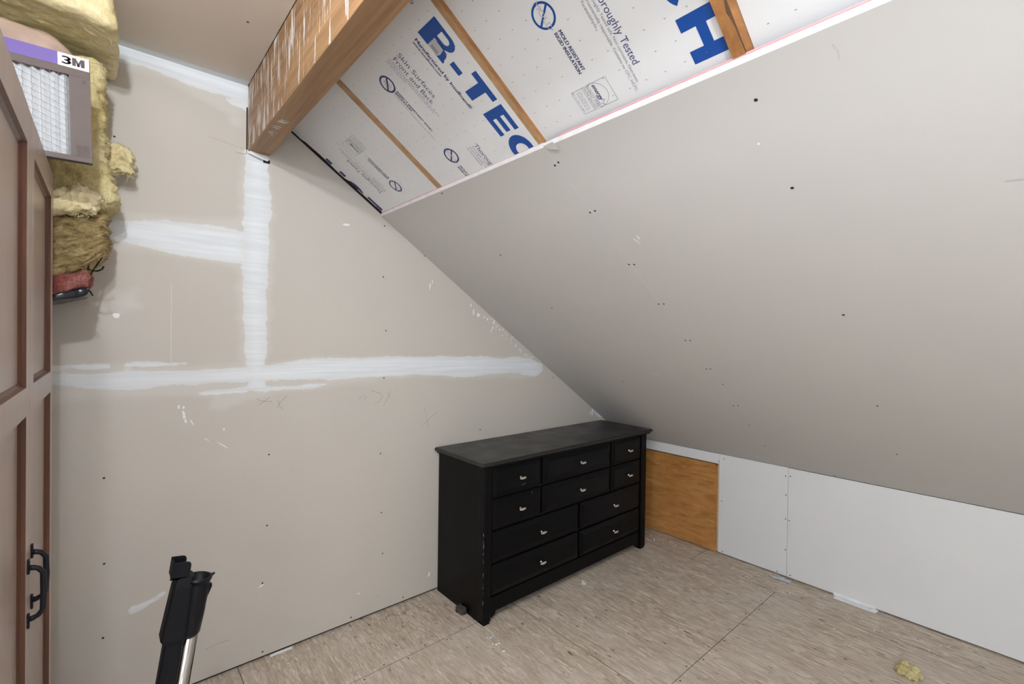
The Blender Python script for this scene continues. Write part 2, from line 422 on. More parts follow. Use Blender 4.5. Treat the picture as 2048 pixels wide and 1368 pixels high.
def attr_grid(name, x0, x1, z0, z1, step, mapf, mud, skim, mat, parent, clipf=None, uvf=None):
    nx = int((x1-x0)/step)+1; nz = int((z1-z0)/step)+1
    xs = np.linspace(x0, x1, nx); zs = np.linspace(z0, z1, nz)
    gx, gz = np.meshgrid(xs, zs, indexing='ij')
    if clipf is not None: gz = np.minimum(gz, clipf(gx))
    co = mapf(gx.ravel(), gz.ravel())
    idx = np.arange(nx*nz).reshape(nx, nz)
    f = np.stack([idx[:-1, :-1], idx[1:, :-1], idx[1:, 1:], idx[:-1, 1:]], -1).reshape(-1, 4)
    me = bpy.data.meshes.new(name); me.from_pydata(co.tolist(), [], f.tolist()); me.update()
    for an, polys in (('mud', mud), ('skim', skim)):
        s = np.full(gx.size, 9.0)
        for p in polys: s = np.minimum(s, sd_poly(gx.ravel(), gz.ravel(), p))
        s = np.minimum(s, 1.0)
        at = me.attributes.new(an, 'FLOAT', 'POINT'); at.data.foreach_set('value', s.astype(np.float32))
    return link(name, me, mat, parent)
attr_grid('drywall_face', XL, K+.02, 0.012, CZ, 0.010,
          lambda x, z: np.stack([x, np.full_like(x, D), z], 1), mud_polys, skim_polys, M['wall'], wall,
          clipf=lambda x: np.where(x < .53, CZ, np.maximum(0.012, KH+(K-x)*T + 0.010)))
box('backing', XL-.05, K+.1, D+0.012, D+0.06, -0.05, 3.3, M['dark'], wall)
def screw_mesh(nrm, r=0.0042):
    bm = bmesh.new(); nrm = Vector(nrm).normalized()
    q = nrm.to_track_quat('Z', 'Y').to_matrix().to_4x4()
    bmesh.ops.create_cone(bm, cap_ends=True, segments=10, radius1=r, radius2=r*0.62, depth=0.0012, matrix=q @ Matrix.Translation((0, 0, 0.0002)))
    me = bpy.data.meshes.new('screw'); bm.to_mesh(me); bm.free(); me.materials.append(M['screw'])
    return me
def screws(pts, me, parent):
    for p in pts:
        o = bpy.data.objects.new('screw', me); C.objects.link(o); o.location = p; o.parent = parent
sm = screw_mesh((0, -1, 0), 0.0043)
screws([(x, D, z) for x, z in [(-0.012, 0.887), (0.530, 0.889), (-0.010, 0.576), (0.525, 0.579), (-0.012, 0.307), (0.509, 0.332), (1.048, 0.815), (1.057, 0.511), (1.066, 0.298),
   (1.062, 1.199), (1.053, 1.713), (1.070, 1.441), (1.680, 0.862), (0.904, 0.030), (1.185, 0.030), (0.512, 0.030), (1.288, 1.849), (0.011, 2.120), (2.297, 1.146), (1.056, 1.972)]], sm, wall)
# nicks, smears of plaster and pencil marks
bm = bmesh.new()
rnd = random.Random(3)
def blob(bm, c, rx, rz, n=9, ang=0.0, lift=0.0006, axis='back'):
    vs = []
    for i in range(n):
        t_ = 2*PI*i/n; k = rnd.uniform(.7, 1.15)
        u, v = rx*k*math.cos(t_), rz*k*math.sin(t_)
        u, v = u*math.cos(ang)-v*math.sin(ang), u*math.sin(ang)+v*math.cos(ang)
        vs.append(bm.verts.new((c[0]+u, D-lift, c[1]+v)) if axis == 'back' else bm.verts.new(SL(c[0]+u, c[1]+v, -lift)))
    bm.faces.new(vs)
for c, rx, rz, a in [((0.207, 1.125), .004, .009, 0), ((0.222, 1.122), .004, .006, 0), ((0.222, 1.10), .005, .010, .2), ((0.225, 1.084), .005, .009, .2), ((0.229, 1.068), .004, .009, .2),
                     ((0.25, 1.06), .002, .012, .5), ((0.355, 0.955), .002, .025, .9), ((0.30, 0.985), .0015, .012, .9), ((1.34, 0.10), .006, .016, -.2), ((0.505, 0.322), .012, .004, .4),
                     ((0.86, 1.945), .018, .006, .1), ((1.325, 1.69), .004, .022, -.1), ((1.34, 1.715), .003, .012, .1), ((1.62, 1.56), .006, .020, 0), ((1.655, 1.545), .012, .014, 0.5), ((1.60, 1.60), .004, .012, 0),
                     ((1.70, 1.535), .005, .008, 0), ((0.94, 0.135), .007, .003, .2), ((2.72, 0.872), .012, .03, .1), ((2.70, 0.86), .006, .014, .3), ((0.36, 1.02), .003, .006, 0), ((0.02, 1.475), .012, .010, 0)]:
    blob(bm, c, rx, rz, 10, a)
for i in range(34):     # dabs of compound along the sloping corner
    s_ = rnd.random(); x = 1.72 + s_*0.40
    z = slope_z(x) - 0.012 - abs(rnd.gauss(0, 0.028))
    if z < 1.31 and x > 1.99: z = max(z, 1.285)
    blob(bm, (x, z), rnd.uniform(.0015, .007), rnd.uniform(.004, .014), 7, rnd.uniform(-.5, .3))
tag(obj('plaster_smears', bm, M['white'], wall), kind='stuff')
bm = bmesh.new()
for pl in [[(1.300, 1.027), (1.313, .965), (1.330, .907)], [(1.373, .993), (1.32, .955), (1.280, .929)], [(0.996, 1.137), (1.045, 1.122), (1.056, 1.105), (1.040, 1.085), (1.015, 1.072)],
           [(1.104, 1.13), (1.08, 1.09), (1.062, 1.056)], [(1.085, 1.125), (1.087, 1.108), (1.10, 1.10)], [(0.93, 1.10), (0.955, 1.118), (0.975, 1.108), (0.955, 1.096)],
           [(0.48, 1.135), (0.50, 1.125), (0.54, 1.12)], [(0.49, 1.105), (0.50, 1.118), (0.53, 1.14)], [(0.56, 1.09), (0.575, 1.115), (0.60, 1.14)], [(0.565, 1.125), (0.57, 1.10), (0.585, 1.08)],
           [(0.30, 0.13), (0.34, 0.137), (0.39, 0.135)], [(1.03, 0.085), (1.045, 0.092), (1.05, 0.085)]]:
    quad_strip(bm, [(x, D, z) for x, z in pl], 0.0018, (0, -1, 0), 0.0006)
tag(obj('pencil_marks', bm, M['pencil'], wall), kind='stuff')
bm = bmesh.new(); quad_strip(bm, [(0.181, D, 1.60), (0.181, D, 1.45), (0.182, D, 1.285)], 0.0022, (0, -1, 0), 0.0005)
obj('drip_line', bm, plain('pale_drip', (.68, .65, .60), .8), wall)
bm = bmesh.new(); bx(bm, 0.4315, 0.4365, D-0.0012, D+.001, 2.188, 2.365)
obj('crack', bm, M['dark'], wall)
bm = bmesh.new()
quad_strip(bm, [(0.395, D, 2.168), (0.412, D, 2.166), (0.428, D, 2.167), (0.433, D, 2.172), (0.433, D, 2.188)], 0.0022, (0, -1, 0), 0.0008)
quad_strip(bm, [(0.30, D, 2.205), (0.36, D, 2.196), (0.42, D, 2.188)], 0.0010, (0, -1, 0), 0.0008)
obj('torn_seam', bm, M['pencil'], wall)
bm = bmesh.new()     # loose corner of tape under the beam end
bm.verts.ensure_lookup_table()
pts = [(0.436, 2.172), (0.470, 2.160), (0.508, 2.152), (0.520, 2.166), (0.509, 2.178), (0.478, 2.186), (0.448, 2.186)]
poly_prism(bm, [Vector((x, D-0.012-0.01*math.sin(i), z)) for i, (x, z) in enumerate(pts)], Vector((0, 0.0015, 0.002)))
obj('loose_tape', bm, M['white'], wall)
box('nail_hole', 0.497, 0.523, D-.0015, D+.001, 2.150, 2.164, M['dark'], wall)

# ---- flat ceiling
cmud = [[(-0.9, 2.23), (-0.9, 2.185), (0.436, 2.190), (0.436, 2.23)]]
cskim = [[(-0.9, 2.24), (-0.9, 2.115), (0.1, 2.12), (0.436, 2.16), (0.436, 2.24)]]
ceil = empty('ceiling'); tag(ceil, kind='structure')
attr_grid('drywall_face', XL, 0.4345, YB, D, 0.02, lambda x, y: np.stack([x, y, np.full_like(x, CZ)], 1)[:, :], cmud, cskim, M['ceil'], ceil)
box('ceiling_light_block', XL-.05, 0.60, YB-.05, D+.06, CZ+0.012, CZ+0.06, M['dark'], ceil)  # dark backing above the flat ceiling, added to block light
screws([(0.345, 1.77, CZ), (0.30, 1.2, CZ)], screw_mesh((0, 0, -1), 0.005), ceil)

# ---- other walls (behind and left of the camera) close the room
wl = box('wall_left', XL-.05, XL, YB-.05, D+.05, -0.02, CZ+.05, M['paint']); tag(wl, kind='structure')
wr = box('wall_rear', XL-.05, K+.05, YB-.05, YB, -0.02, 3.3, M['paint']); tag(wr, kind='structure')

# ---- roof slope: drywall sheets, foam boards, rafters
slope = empty('wall_slope'); tag(slope, kind='structure')
def slab(name, a0, a1, y0, y1, o0, o1, mat, parent, edge=None):
    bm = bmesh.new()
    v = [bm.verts.new(SL(a, y, o)) for o in (o0, o1) for a, y in ((a0, y0), (a1, y0), (a1, y1), (a0, y1))]
    fs = [(0, 1, 2, 3), (7, 6, 5, 4), (0, 4, 5, 1), (1, 5, 6, 2), (2, 6, 7, 3), (3, 7, 4, 0)]
    for i, f in enumerate(fs):
        ff = bm.faces.new([v[k] for k in f])
        if edge is not None and i >= 2: ff.material_index = 1
    bmesh.ops.recalc_face_normals(bm, faces=bm.faces[:])
    return obj(name, bm, [mat, edge] if edge is not None else mat, parent)
JY = 1.0585
sh1 = slab('drywall_sheet', A_TOP, -0.002, JY+.0003, D-.0015, 0, .0125, M['slope'], slope, M['gyp'])
sh2 = slab('drywall_sheet', A_TOP+.001, -0.002, -0.16, JY-.0003, 0, .0125, M['slope'], slope, M['gyp'])
sh3 = slab('drywall_sheet', A_TOP, -0.002, YB, -0.1606, 0, .0125, M['slope'], slope, M['gyp'])
slab('slope_light_block', -3.3, 0.05, YB-.05, D+.06, 0.10, 0.14, M['trimwood'], slope)  # dark backing over the foam and rafters, added to block light
sms = screw_mesh((-sth, 0, -cth), 0.0048)
big = [(-2.352, .451), (-2.079, .448), (-1.519, .445), (-.903, .451)]
sl_scr = [(-2.047, 1.675), (-1.636, 1.672), (-2.434, 1.671), (-2.374, 1.068), (-2.38, 1.048), (-2.158, 1.068), (-2.16, 1.045), (-1.877, 1.067), (-1.873, 1.046), (-1.624, 1.067), (-1.623, 1.044),
          (-1.355, 1.069), (-1.355, 1.046), (-1.113, 1.07), (-1.115, 1.049), (-.972, 1.045), (-.753, 1.071), (-.759, 1.046), (-.533, 1.066), (-.272, 1.066), (-.019, .778), (-.90, 1.67), (-.45, .45)]
screws([SL(a, y) for a, y in sl_scr], sms, slope)
screws([SL(a, y) for a, y in big], screw_mesh((-sth, 0, -cth), 0.0052), slope)
bm = bmesh.new(); rnd = random.Random(8)
for c, rx, rz, a in [((-1.99, .97), .022, .0030, -.35), ((-2.005, .955), .012, .004, -.2), ((-2.238, .481), .004, .004, 0), ((-1.03, 1.40), .003, .010, .5), ((-1.02, 1.385), .002, .012, .3), ((-0.80, 1.30), .002, .007, 1.2)]:
    blob(bm, c, rx, rz, 9, a, 0.0006, 'slope')
tag(obj('plaster_smears', bm, M['white'], slope), kind='stuff')
bm = bmesh.new()
for pl in [[(-2.41, .29), (-2.392, .284), (-2.375, .286)], [(-1.98, .07), (-1.97, -.02), (-1.955, -.09)]]:
    quad_strip(bm, [SL(a, y) for a, y in pl], 0.0035, (-sth, 0, -cth), 0.0006)
tag(obj('scratches', bm, M['paper'], slope), kind='stuff')
# torn flap of paper where the two sheets meet under the middle rafter
bm = bmesh.new()
poly_prism(bm, [SL(-2.448, 1.060, .002), SL(-2.449, 1.020, .002), SL(-2.440, 1.004, -.004), SL(-2.428, 1.006, -.006), SL(-2.436, 1.040, -.003)], Vector((-sth, 0, -cth))*0.0018)
obj('torn_paper', bm, M['paper'], slope)

FO = 0.018
foams = []
ytops = [(1.6890, 2.212), (1.0835, 1.6535), (0.4685, 1.0610), (-0.15, 0.4310), (-0.76, -0.19), (-1.38, -.80)]
FOS = [.0145, .0128, .027, .034, .02, .02]; FOF = {}
for i, (y0, y1) in enumerate(ytops):
    FO = FOS[i]
    if i == 0:      # the board by the wall has a ragged edge that leaves a dark gap
        bm = bmesh.new(); pts = []
        rr = random.Random(2)
        pts = [SL(-3.09, y0, FO), SL(A_TOP+.03, y0, FO)]
        n = 34
        for k in range(n+1):
            a = A_TOP+.03 + (-3.09-A_TOP-.03)*k/n
            wob = 0.0022*math.sin(a*23)+0.002*rr.uniform(-1, 1) - (0.010 if -2.66 < a < -2.60 else 0) + (0.006 if a < -2.9 else 0)
            pts.append(SL(a, y1+wob, FO))
        poly_prism(bm, pts, Vector((sth, 0, cth))*0.045)
        fb = obj('foam_board', bm, M['foam'], slope)
    else:
        fb = slab('foam_board', -3.09, A_TOP+.03, y0, y1, FO, FO+.055, M['foam'], slope)
    foams.append(fb); FOF[fb.name] = FO
NF = Vector((-sth, 0, -cth))
def on_foam(a, y, lift=0.0004):
    k = (1.075+FO)/(1.075-0.028)      # print sizes were measured on a plane 28 mm in front of the drywall face
    at = -2.9755 + (a+0.0186+2.9755)*k + FO*0.6652
    return SL(at, y*k, FO) + NF*lift
# rafters
def rafter(prof, face_mats, knot=False):
    bm = bmesh.new()
    # prof: list of (y, off) going around; long faces get material by index
    A0, A1 = -3.09, A_TOP+.06
    n = len(prof); ns = 40
    rings = []
    for k in range(ns+1):
        a = A0+(A1-A0)*k/ns
        ring = []
        for j, (y, o) in enumerate(prof):
            yy = y
            if knot and j == 2: yy += 0.004*noise.noise(Vector((a*14, 3, 0))) + (0.006*math.exp(-((a+2.545)/.02)**2)) - 0.004*math.exp(-((a+2.60)/.02)**2)
            ring.append(bm.verts.new(SL(a, yy, o)))
        rings.append(ring)
    for k in range(ns):
        for j in range(n):
            f = bm.faces.new((rings[k][j], rings[k][(j+1) % n], rings[k+1][(j+1) % n], rings[k+1][j]))
            f.material_index = face_mats[j]
    bm.faces.new(rings[0][::-1]); bm.faces.new(rings[-1])
    bmesh.ops.recalc_face_normals(bm, faces=bm.faces[:])
    return obj('rafter', bm, [M['rafter'], M['rafter_side'], M['trimwood']], slope)
O2 = 0.0127
rafter([(1.6890, .09), (1.6890, O2), (1.6535, O2), (1.6535, .09)], [0, 0, 0, 0])
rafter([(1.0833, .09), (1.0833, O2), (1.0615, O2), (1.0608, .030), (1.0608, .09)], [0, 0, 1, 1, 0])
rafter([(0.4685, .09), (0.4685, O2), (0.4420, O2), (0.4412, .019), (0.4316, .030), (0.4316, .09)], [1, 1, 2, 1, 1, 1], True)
for y in (-0.17, -0.78, -1.40): rafter([(y+.019, .09), (y+.019, O2), (y-.019, O2), (y-.019, .09)], [0, 0, 0, 0])

# ---- lettering on the foam
def to_mesh_text(body, size=1.0, bold=0.0):
    cu = bpy.data.curves.new('t', 'FONT'); cu.body = body; cu.size = size; cu.offset = bold; cu.resolution_u = 3
    o = bpy.data.objects.new('t', cu); C.objects.link(o)
    dg = bpy.context.evaluated_depsgraph_get()
    me = bpy.data.meshes.new_from_object(o.evaluated_get(dg))
    bpy.data.objects.remove(o); bpy.data.curves.remove(cu)
    return me
class Print:           # flat print in local coordinates (u reading direction, v up)
    def __init__(s): s.v = []; s.f = []
    def text(s, body, u0, v0, cap, width=None, bold=0.0, italic=0.0, maxu=None):
        if bold > 0:
            for q in (0, 1, 2): s.text(body, u0+q*cap*bold*1.3, v0+(q % 2)*cap*bold*.7, cap, width, 0.0, italic)
            return
        me = to_mesh_text(body, 1.0, min(bold, 0))
        xs = [v.co.x for v in me.vertices]
        if not xs: return
        x0, x1 = min(xs), max(xs); sv = cap/0.73
        su = (width/(x1-x0)) if width else sv
        b = len(s.v)
        for v in me.vertices: s.v.append((u0+(v.co.x-x0)*su + italic*v.co.y*sv, v0+v.co.y*sv))
        for p in me.polygons: s.f.append([b+i for i in p.vertices])
        bpy.data.meshes.remove(me)
    def poly(s, pts):
        b = len(s.v); s.v += list(pts); s.f.append(list(range(b, b+len(pts))))
    def strip(s, pts, w):
        for (a, b) in zip(pts[:-1], pts[1:]):
            dx, dy = b[0]-a[0], b[1]-a[1]; L = math.hypot(dx, dy) or 1; nx, ny = -dy/L*w/2, dx/L*w/2
            s.poly([(a[0]+nx, a[1]+ny), (a[0]-nx, a[1]-ny), (b[0]-nx, b[1]-ny), (b[0]+nx, b[1]+ny)])
    def ring(s, cu, cv, r0, r1, n=40, a0=0, a1=2*PI):
        b = len(s.v)
        for k in range(n+1):
            t_ = a0+(a1-a0)*k/n
            s.v += [(cu+r0*math.cos(t_), cv+r0*math.sin(t_)), (cu+r1*math.cos(t_), cv+r1*math.sin(t_))]
        for k in range(n): s.f.append([b+2*k, b+2*k+1, b+2*k+3, b+2*k+2])
    def fine(s, u0, u1, v, h=0.0032, seed=0):     # print too fine to read: broken marks
        r = random.Random(seed); u = u0
        while u < u1:
            wl_ = min(r.uniform(.006, .018), u1-u)
            k = u
            while k < u+wl_-0.001:
                hh = h*r.uniform(.5, 1); s.poly([(k, v), (k+.0008, v), (k+.0008, v+hh), (k, v+hh)]); k += .0016
            s.poly([(u, v+h*.2), (u+wl_, v+h*.2), (u+wl_, v+h*.35), (u, v+h*.35)])
            u += wl_+.0025
    def build(s, name, mapf, mat, parent):
        global FO
        if parent is not None and parent.name in FOF: FO = FOF[parent.name]
        me = bpy.data.meshes.new(name); co = [mapf(u, v) for u, v in s.v]
        if parent is not None and parent.name == 'foam_board': co = [Vector((p[0], min(p[1], 2.206), p[2])) for p in co]
        me.from_pydata(co, [], s.f); me.update()
        return link(name, me, mat, parent)
def map_foam(a0, y0, rot=False, lift=0.0005, amax=A_TOP+.004):
    def f(u, v):
        a, y = (a0-u, y0+v) if rot else (a0+u, y0-v)
        return on_foam(min(a, amax+.02), y, lift)
    return f
HH = 0.086
def letters_rtech(P, last=True):
    def circ(cx, cy_, rx, ry, a0, a1, n=14): return [(cx+rx*math.cos(a0+(a1-a0)*k/n), cy_+ry*math.sin(a0+(a1-a0)*k/n)) for k in range(n+1)]
    def bridge(outer, inner):
        for i in range(len(outer)-1): P.poly([outer[i], outer[i+1], inner[i+1], inner[i]])
    # R : stem, bowl, leg, serif-like feet
    P.poly([(0.0, 0.0), (0.037, 0.0), (0.037, HH), (0.0, HH)])
    o = [(0.034, HH)] + circ(0.064, 0.062, 0.028, 0.024, PI/2, -PI/2, 14) + [(0.034, 0.038)]
    i_ = [(0.034, 0.0735)] + circ(0.060, 0.0620, 0.0125, 0.0115, PI/2, -PI/2, 14) + [(0.034, 0.0505)]
    bridge(o, i_)
    P.poly([(0.036, 0.028), (0.050, 0.040), (0.078, 0.040), (0.060, 0.028)])
    bridge([(0.086, 0.036), (0.092, 0.026), (0.094, 0.014), (0.098, 0.006), (0.098, 0.0)], [(0.050, 0.040), (0.060, 0.030), (0.064, 0.018), (0.066, 0.007), (0.066, 0.0)])
    # hyphen
    P.poly([(0.110, 0.020), (0.148, 0.020), (0.148, 0.040), (0.110, 0.040)])
    # T
    P.poly([(0.162, HH-.021), (0.257, HH-.021), (0.257, HH), (0.162, HH)]); P.poly([(0.192, 0), (0.224, 0), (0.224, HH-.021), (0.192, HH-.021)])
    # E
    P.poly([(0.273, 0), (0.303, 0), (0.303, HH), (0.273, HH)])
    for v0, v1, u1 in ((0, .0185, .359), (.0335, .0525, .354), (HH-.0185, HH, .359)): P.poly([(0.303, v0), (u1, v0), (u1, v1), (0.303, v1)])
    # C
    a0, a1 = math.radians(38), math.radians(322)
    o = circ(0.424, HH/2, 0.052, 0.045, a0, a1, 30); i_ = circ(0.426, HH/2, 0.023, 0.024, math.radians(30), math.radians(330), 30)
    bridge(o, i_)
    # H
    if not last: return
    P.poly([(0.488, 0), (0.518, 0), (0.518, HH), (0.488, HH)]); P.poly([(0.562, 0), (0.592, 0), (0.592, HH), (0.562, HH)])
    P.poly([(0.518, .032), (0.562, .032), (0.562, .054), (0.518, .054)])
def sign(P, u, v, r=0.0295, w=0.0062):
    P.ring(u, v, r-w, r, 44)
    k = r-w*.6; a = math.radians(128)
    P.strip([(u+k*math.cos(a), v+k*math.sin(a)), (u-k*math.cos(a), v-k*math.sin(a))], w*.95)

# board by the middle: (tops of the letters towards the camera)
b2 = foams[1]
P = Print(); letters_rtech(P, False); P.build('lettering', map_foam(-2.926, 1.1515), M['blue'], b2)
P = Print()
P.text('Manufactured by Insulfoam\u00ae', 0, 0, 0.0125, 0.232, 0.03); P.text('www.insulfoam.com', 0.0, -0.0125, 0.0085, 0.112, 0.035)
P.build('lettering', map_foam(-2.918, 1.1815), M['navy'], b2)
P = Print()
P.text('Skin Surfaces', 0, 0, 0.020, 0.150, -0.006); P.text('Front and Back', 0, -0.0275, 0.020, 0.162, -0.006)
P.fine(-.008, .205, -.038, seed=1); P.fine(-.008, .19, -.047, seed=2); P.fine(-.008, .07, -.056, seed=9)
P.build('lettering', map_foam(-2.920, 1.2825), M['navy'], b2)
P = Print(); sign(P, 0, 0); P.build('no_insect_emblem', map_foam(-2.881, 1.412), M['navy'], b2)
P = Print()
P.ring(0, .006, .004, .0048, 16); P.ring(0, -.004, .0055, .0063, 16)
for q in (-1, 1):
    for k in (-.006, 0, .006): P.strip([(q*.005, k), (q*.011, k+.004), (q*.014, k-.002)], .0008)
P.build('insect_outline', map_foam(-2.881, 1.412, lift=.0004), M['greyprint'], b2)
P = Print(); P.text('INSECT RESISTANT RIGID', 0, 0, 0.0088, 0.158, 0.035); P.text('INSULATION', 0, -0.0108, 0.0088, 0.070, 0.035)
P.fine(0.0, 0.19, -.0185, .0025, seed=3); P.build('lettering', map_foam(-2.848, 1.4035), M['navy'], b2)
P = Print(); sign(P, 0, 0, .031); P.build('no_mold_emblem', map_foam(-2.585, 1.411), M['navy'], b2)
def mold_word(P):
    P.text('MOLD', -.036, -.0065, .013, .072, -.0)
def mold_outline(a0, y0, rot, parent, ang=0.95):
    # small outlined word running across the ring
    P = Print(); me_v = Print(); me_v.text('MOLD', -.034, -.0075, .0145, .068)
    ca, sa = math.cos(-ang*0.0), 0
    W = Print(); W.text('MOLD', -.034, -.0075, .0145, .068)
    I = Print(); I.text('MOLD', -.034, -.0075, .0145, .068, -.022)
    W.build('emblem_lettering', map_foam(a0, y0, rot, .0008), M['greyprint'], parent)
    I.build('emblem_lettering', map_foam(a0, y0, rot, .0011), M['foam'], parent)
mold_outline(-2.585, 1.411, False, b2)
P = Print(); P.text('MOLD RESISTANT', 0, 0, 0.0095, 0.107, 0.035); P.text('RIGID INSULATION', 0, -.0125, 0.0095, 0.109, 0.035)
P.build('lettering', map_foam(-2.538, 1.4165), M['navy'], b2)
def thor(a0, y0, rot, parent):
    P = Print(); P.text('Thoroughly Tested', 0, 0, 0.020, 0.189, -0.002)
    P.build('lettering', map_foam(a0, y0, rot), M['navy'], parent)
    P = Print()
    P.text('Thoroughly Tested safe. Non-corrosive, Non-toxic.', 0, -.013, .0078, .232, 0); P.text('Environmentally responsible. Contains no CFC, HCFC,', 0, -.0255, .0078, .250, 0)
    P.text('or Formaldehyde.', 0, -.038, .0078, .079, 0)
    P.build('lettering', map_foam(a0, y0, rot), M['greyprint'], parent)
thor(-2.582, 1.2805, False, b2)
P = Print(); P.ring(0, 0, .0035, .0055, 20); P.build('trademark_ring', map_foam(-2.984, 1.100), M['navy'], b2)
# sticker with bar code on the R
P = Print(); P.poly([(0, 0), (.036, 0), (.040, .012), (.036, .034), (.004, .036), (0, .02)]); P.build('sticker', map_foam(-2.889, 1.150, lift=.0010), M['label'], b2)
P = Print()
for k in range(14): P.poly([(.008+k*.0018, .004), (.009+k*.0018, .004), (.009+k*.0018, .015), (.008+k*.0018, .015)])
P.build('bar_code', map_foam(-2.889, 1.150, lift=.0014), M['greyprint'], b2)

# board nearest the camera on the right
b3 = foams[2]
P = Print(); letters_rtech(P); P.build('lettering', map_foam(-3.110, 0.5245), M['blue'], b3)
P = Print(); sign(P, 0, 0, .0315, .0056); P.build('no_mold_emblem', map_foam(-2.775, 0.787), M['blue'], b3)
mold_outline(-2.775, 0.787, False, b3)
P = Print(); P.text('MOLD RESISTANT', 0, 0, 0.0100, 0.107, 0.035); P.text('RIGID INSULATION', 0, -.0135, 0.0100, 0.110, 0.035)
P.build('lettering', map_foam(-2.730, 0.7755), M['navy'], b3)
thor(-2.768, 0.6515, False, b3)
def estar(a0, y0, rot, parent):
    P = Print(); Wd, Hh, w_ = .0665, .109, .0009
    P.strip([(0, 0), (Wd, 0), (Wd, Hh), (0, Hh), (0, 0)], w_)
    P.strip([(0, .055), (Wd, .055)], w_); P.strip([(0, .034), (Wd, .034)], w_)
    n = 18; P.strip([(Wd*.5+Wd*.52*math.cos(PI*k/n) + .0, .055+.040*math.sin(PI*k/n)) for k in range(n+1)], w_)
    P.strip([(.052+ (.0135 if k % 2 == 0 else .0055)*math.sin(2*PI*k/10), .064+(.0135 if k % 2 == 0 else .0055)*math.cos(2*PI*k/10)) for k in range(11)], .0010)
    P.text('ENERGY STAR', .003, .0455, .0068, Wd-.006, 0); P.text('HOME SEALING', .003, .0368, .0068, Wd-.006, 0)
    for k in range(3): P.fine(.006, Wd-.006, .024-k*.0055, .0022, seed=20+k)
    P.fine(.004, Wd-.004, .004, .002, seed=31)
    P.build('energy_star_mark', map_foam(a0, y0, rot), M['greyprint'], parent)
    P = Print(); P.text('energy', .004, .063, .013, .044, .02, .35); P.build('energy_star_script', map_foam(a0, y0, rot), M['navy'], parent)
estar(-2.586, 0.839, False, b3)
# board against the wall, printed the other way round
b1 = foams[0]
P = Print(); letters_rtech(P)
P.f = [f for f in P.f]; P.v = [(u, min(v, .040)) for u, v in P.v]
P.f = [f for f in P.f if len({(round(P.v[i][0], 5), round(P.v[i][1], 5)) for i in f}) == len(f)]
P.build('lettering', map_foam(-2.232, 2.099, True), M['navy'], b1)
thor(-2.579, 1.974, True, b1)
estar(-2.764, 1.797, True, b1)
P = Print(); sign(P, 0, 0, .031); P.build('no_mold_emblem', map_foam(-2.579, 1.850, True), M['navy'], b1); mold_outline(-2.579, 1.850, True, b1)
P = Print(); P.text('MOLD RESISTANT', 0, 0, 0.0090, 0.107, 0.035); P.text('RIGID INSULATION', 0, -.0125, 0.0090, 0.109, 0.035)
P.build('lettering', map_foam(-2.620, 1.8495, True), M['navy'], b1)
P = Print(); P.fine(0, .25, 0, .003, 7); P.build('fine_print', map_foam(-2.60, 1.925, True), M['greyprint'], b1)
# perforations of the facers and the red line at the cut edge
for fb, (y0, y1) in zip(foams, ytops):
    bm = bmesh.new(); rr = random.Random(4); FO = FOF[fb.name]
    ko = {0: 0, 1: 1.217, 2: .981}.get(foams.index(fb), .37)
    if ko == 0: ko = 1.70
    for i in range(-10, 20):
        a = -2.8415 + i*0.0514
        if a < -3.0 or a > A_TOP-.002: continue
        for j in range(-20, 20):
            y = ko + j*0.0488
            if y*1.05 < y0+.006 or y*1.05 > y1-.006: continue
            aa, yy = a+rr.uniform(-.001, .001), y+rr.uniform(-.001, .001)
            l_, w_ = .0020, .00075
            vs = [bm.verts.new(on_foam(aa+sx*w_, yy+sy_*l_, .0007)) for sx, sy_ in ((-1, -1), (1, -1), (1, 1), (-1, 1))]
            bm.faces.new(vs)
    tag(obj('perforations', bm, M['greyprint'], fb), kind='stuff')
for y0, y1 in ((JY+.01, D-.01), (-.15, JY-.06)):
    slab('red_line', A_TOP-.0014, A_TOP+.0004, y0, y1, .0122, .0152, M['red'], slope)

# ---- knee wall
kw = empty('wall_right'); tag(kw, kind='structure')
box('framing', K+.014, K+.06, YB-.05, D+.05, -.03, KH+.05, M['trimwood'], kw)
def kpanel(name, y0, y1, z0, z1, mat, x0=K, x1=K+.0125, edge=True):
    bm = bmesh.new(); bx(bm, x0, x1, y0, y1, z0, z1)
    for f in bm.faces:
        if abs(f.normal.x) < .5: f.material_index = 1
    return obj(name, bm, [mat, M['gyp']], kw)
kpanel('drywall_sheet', 1.0165, 1.430, 0.009, KH-.001, M['knee'])
kpanel('drywall_sheet', YB, 1.0145, 0.009, KH-.003, M['knee'])
kpanel('drywall_strip', 1.432, D-.002, 0.594, KH-.002, M['knee'])
bm = bmesh.new()      # amber plywood board with rounded corner
pts = [(1.900+.31, 0.006), (1.443, 0.006), (1.443, .563)] + [(1.468-.025*math.cos(t_*PI/8), .563+.025*math.sin(t_*PI/8)) for t_ in range(1, 5)] + [(2.21, .588)]
poly_prism(bm, [Vector((K-.004, y, z)) for y, z in pts], Vector((.012, 0, 0)))
pw = obj('plywood_board', bm, M['ply'], kw)
box('batten', K+.004, K+.013, 1.4305, 1.4425, .009, .594, plain('pale_stud', (.55, .42, .28), .7), kw)
smk = screw_mesh((-1, 0, 0), .0040)
screws([(K, y, z) for y, z in [(1.401, .634), (1.437, .612), (1.412, .352), (1.400, .02), (1.031, .608), (1.004, .611), (1.026, .495), (1.026, .351), (1.006, .347), (1.024, .166), (1.067, .020), (0.995, .023)]], smk, kw)
bm = bmesh.new()
bx(bm, K-.0045, K+.002, .585, .775, .000, .018, .001, 1)
obj('paper_tape', bm, M['gyp'], kw)

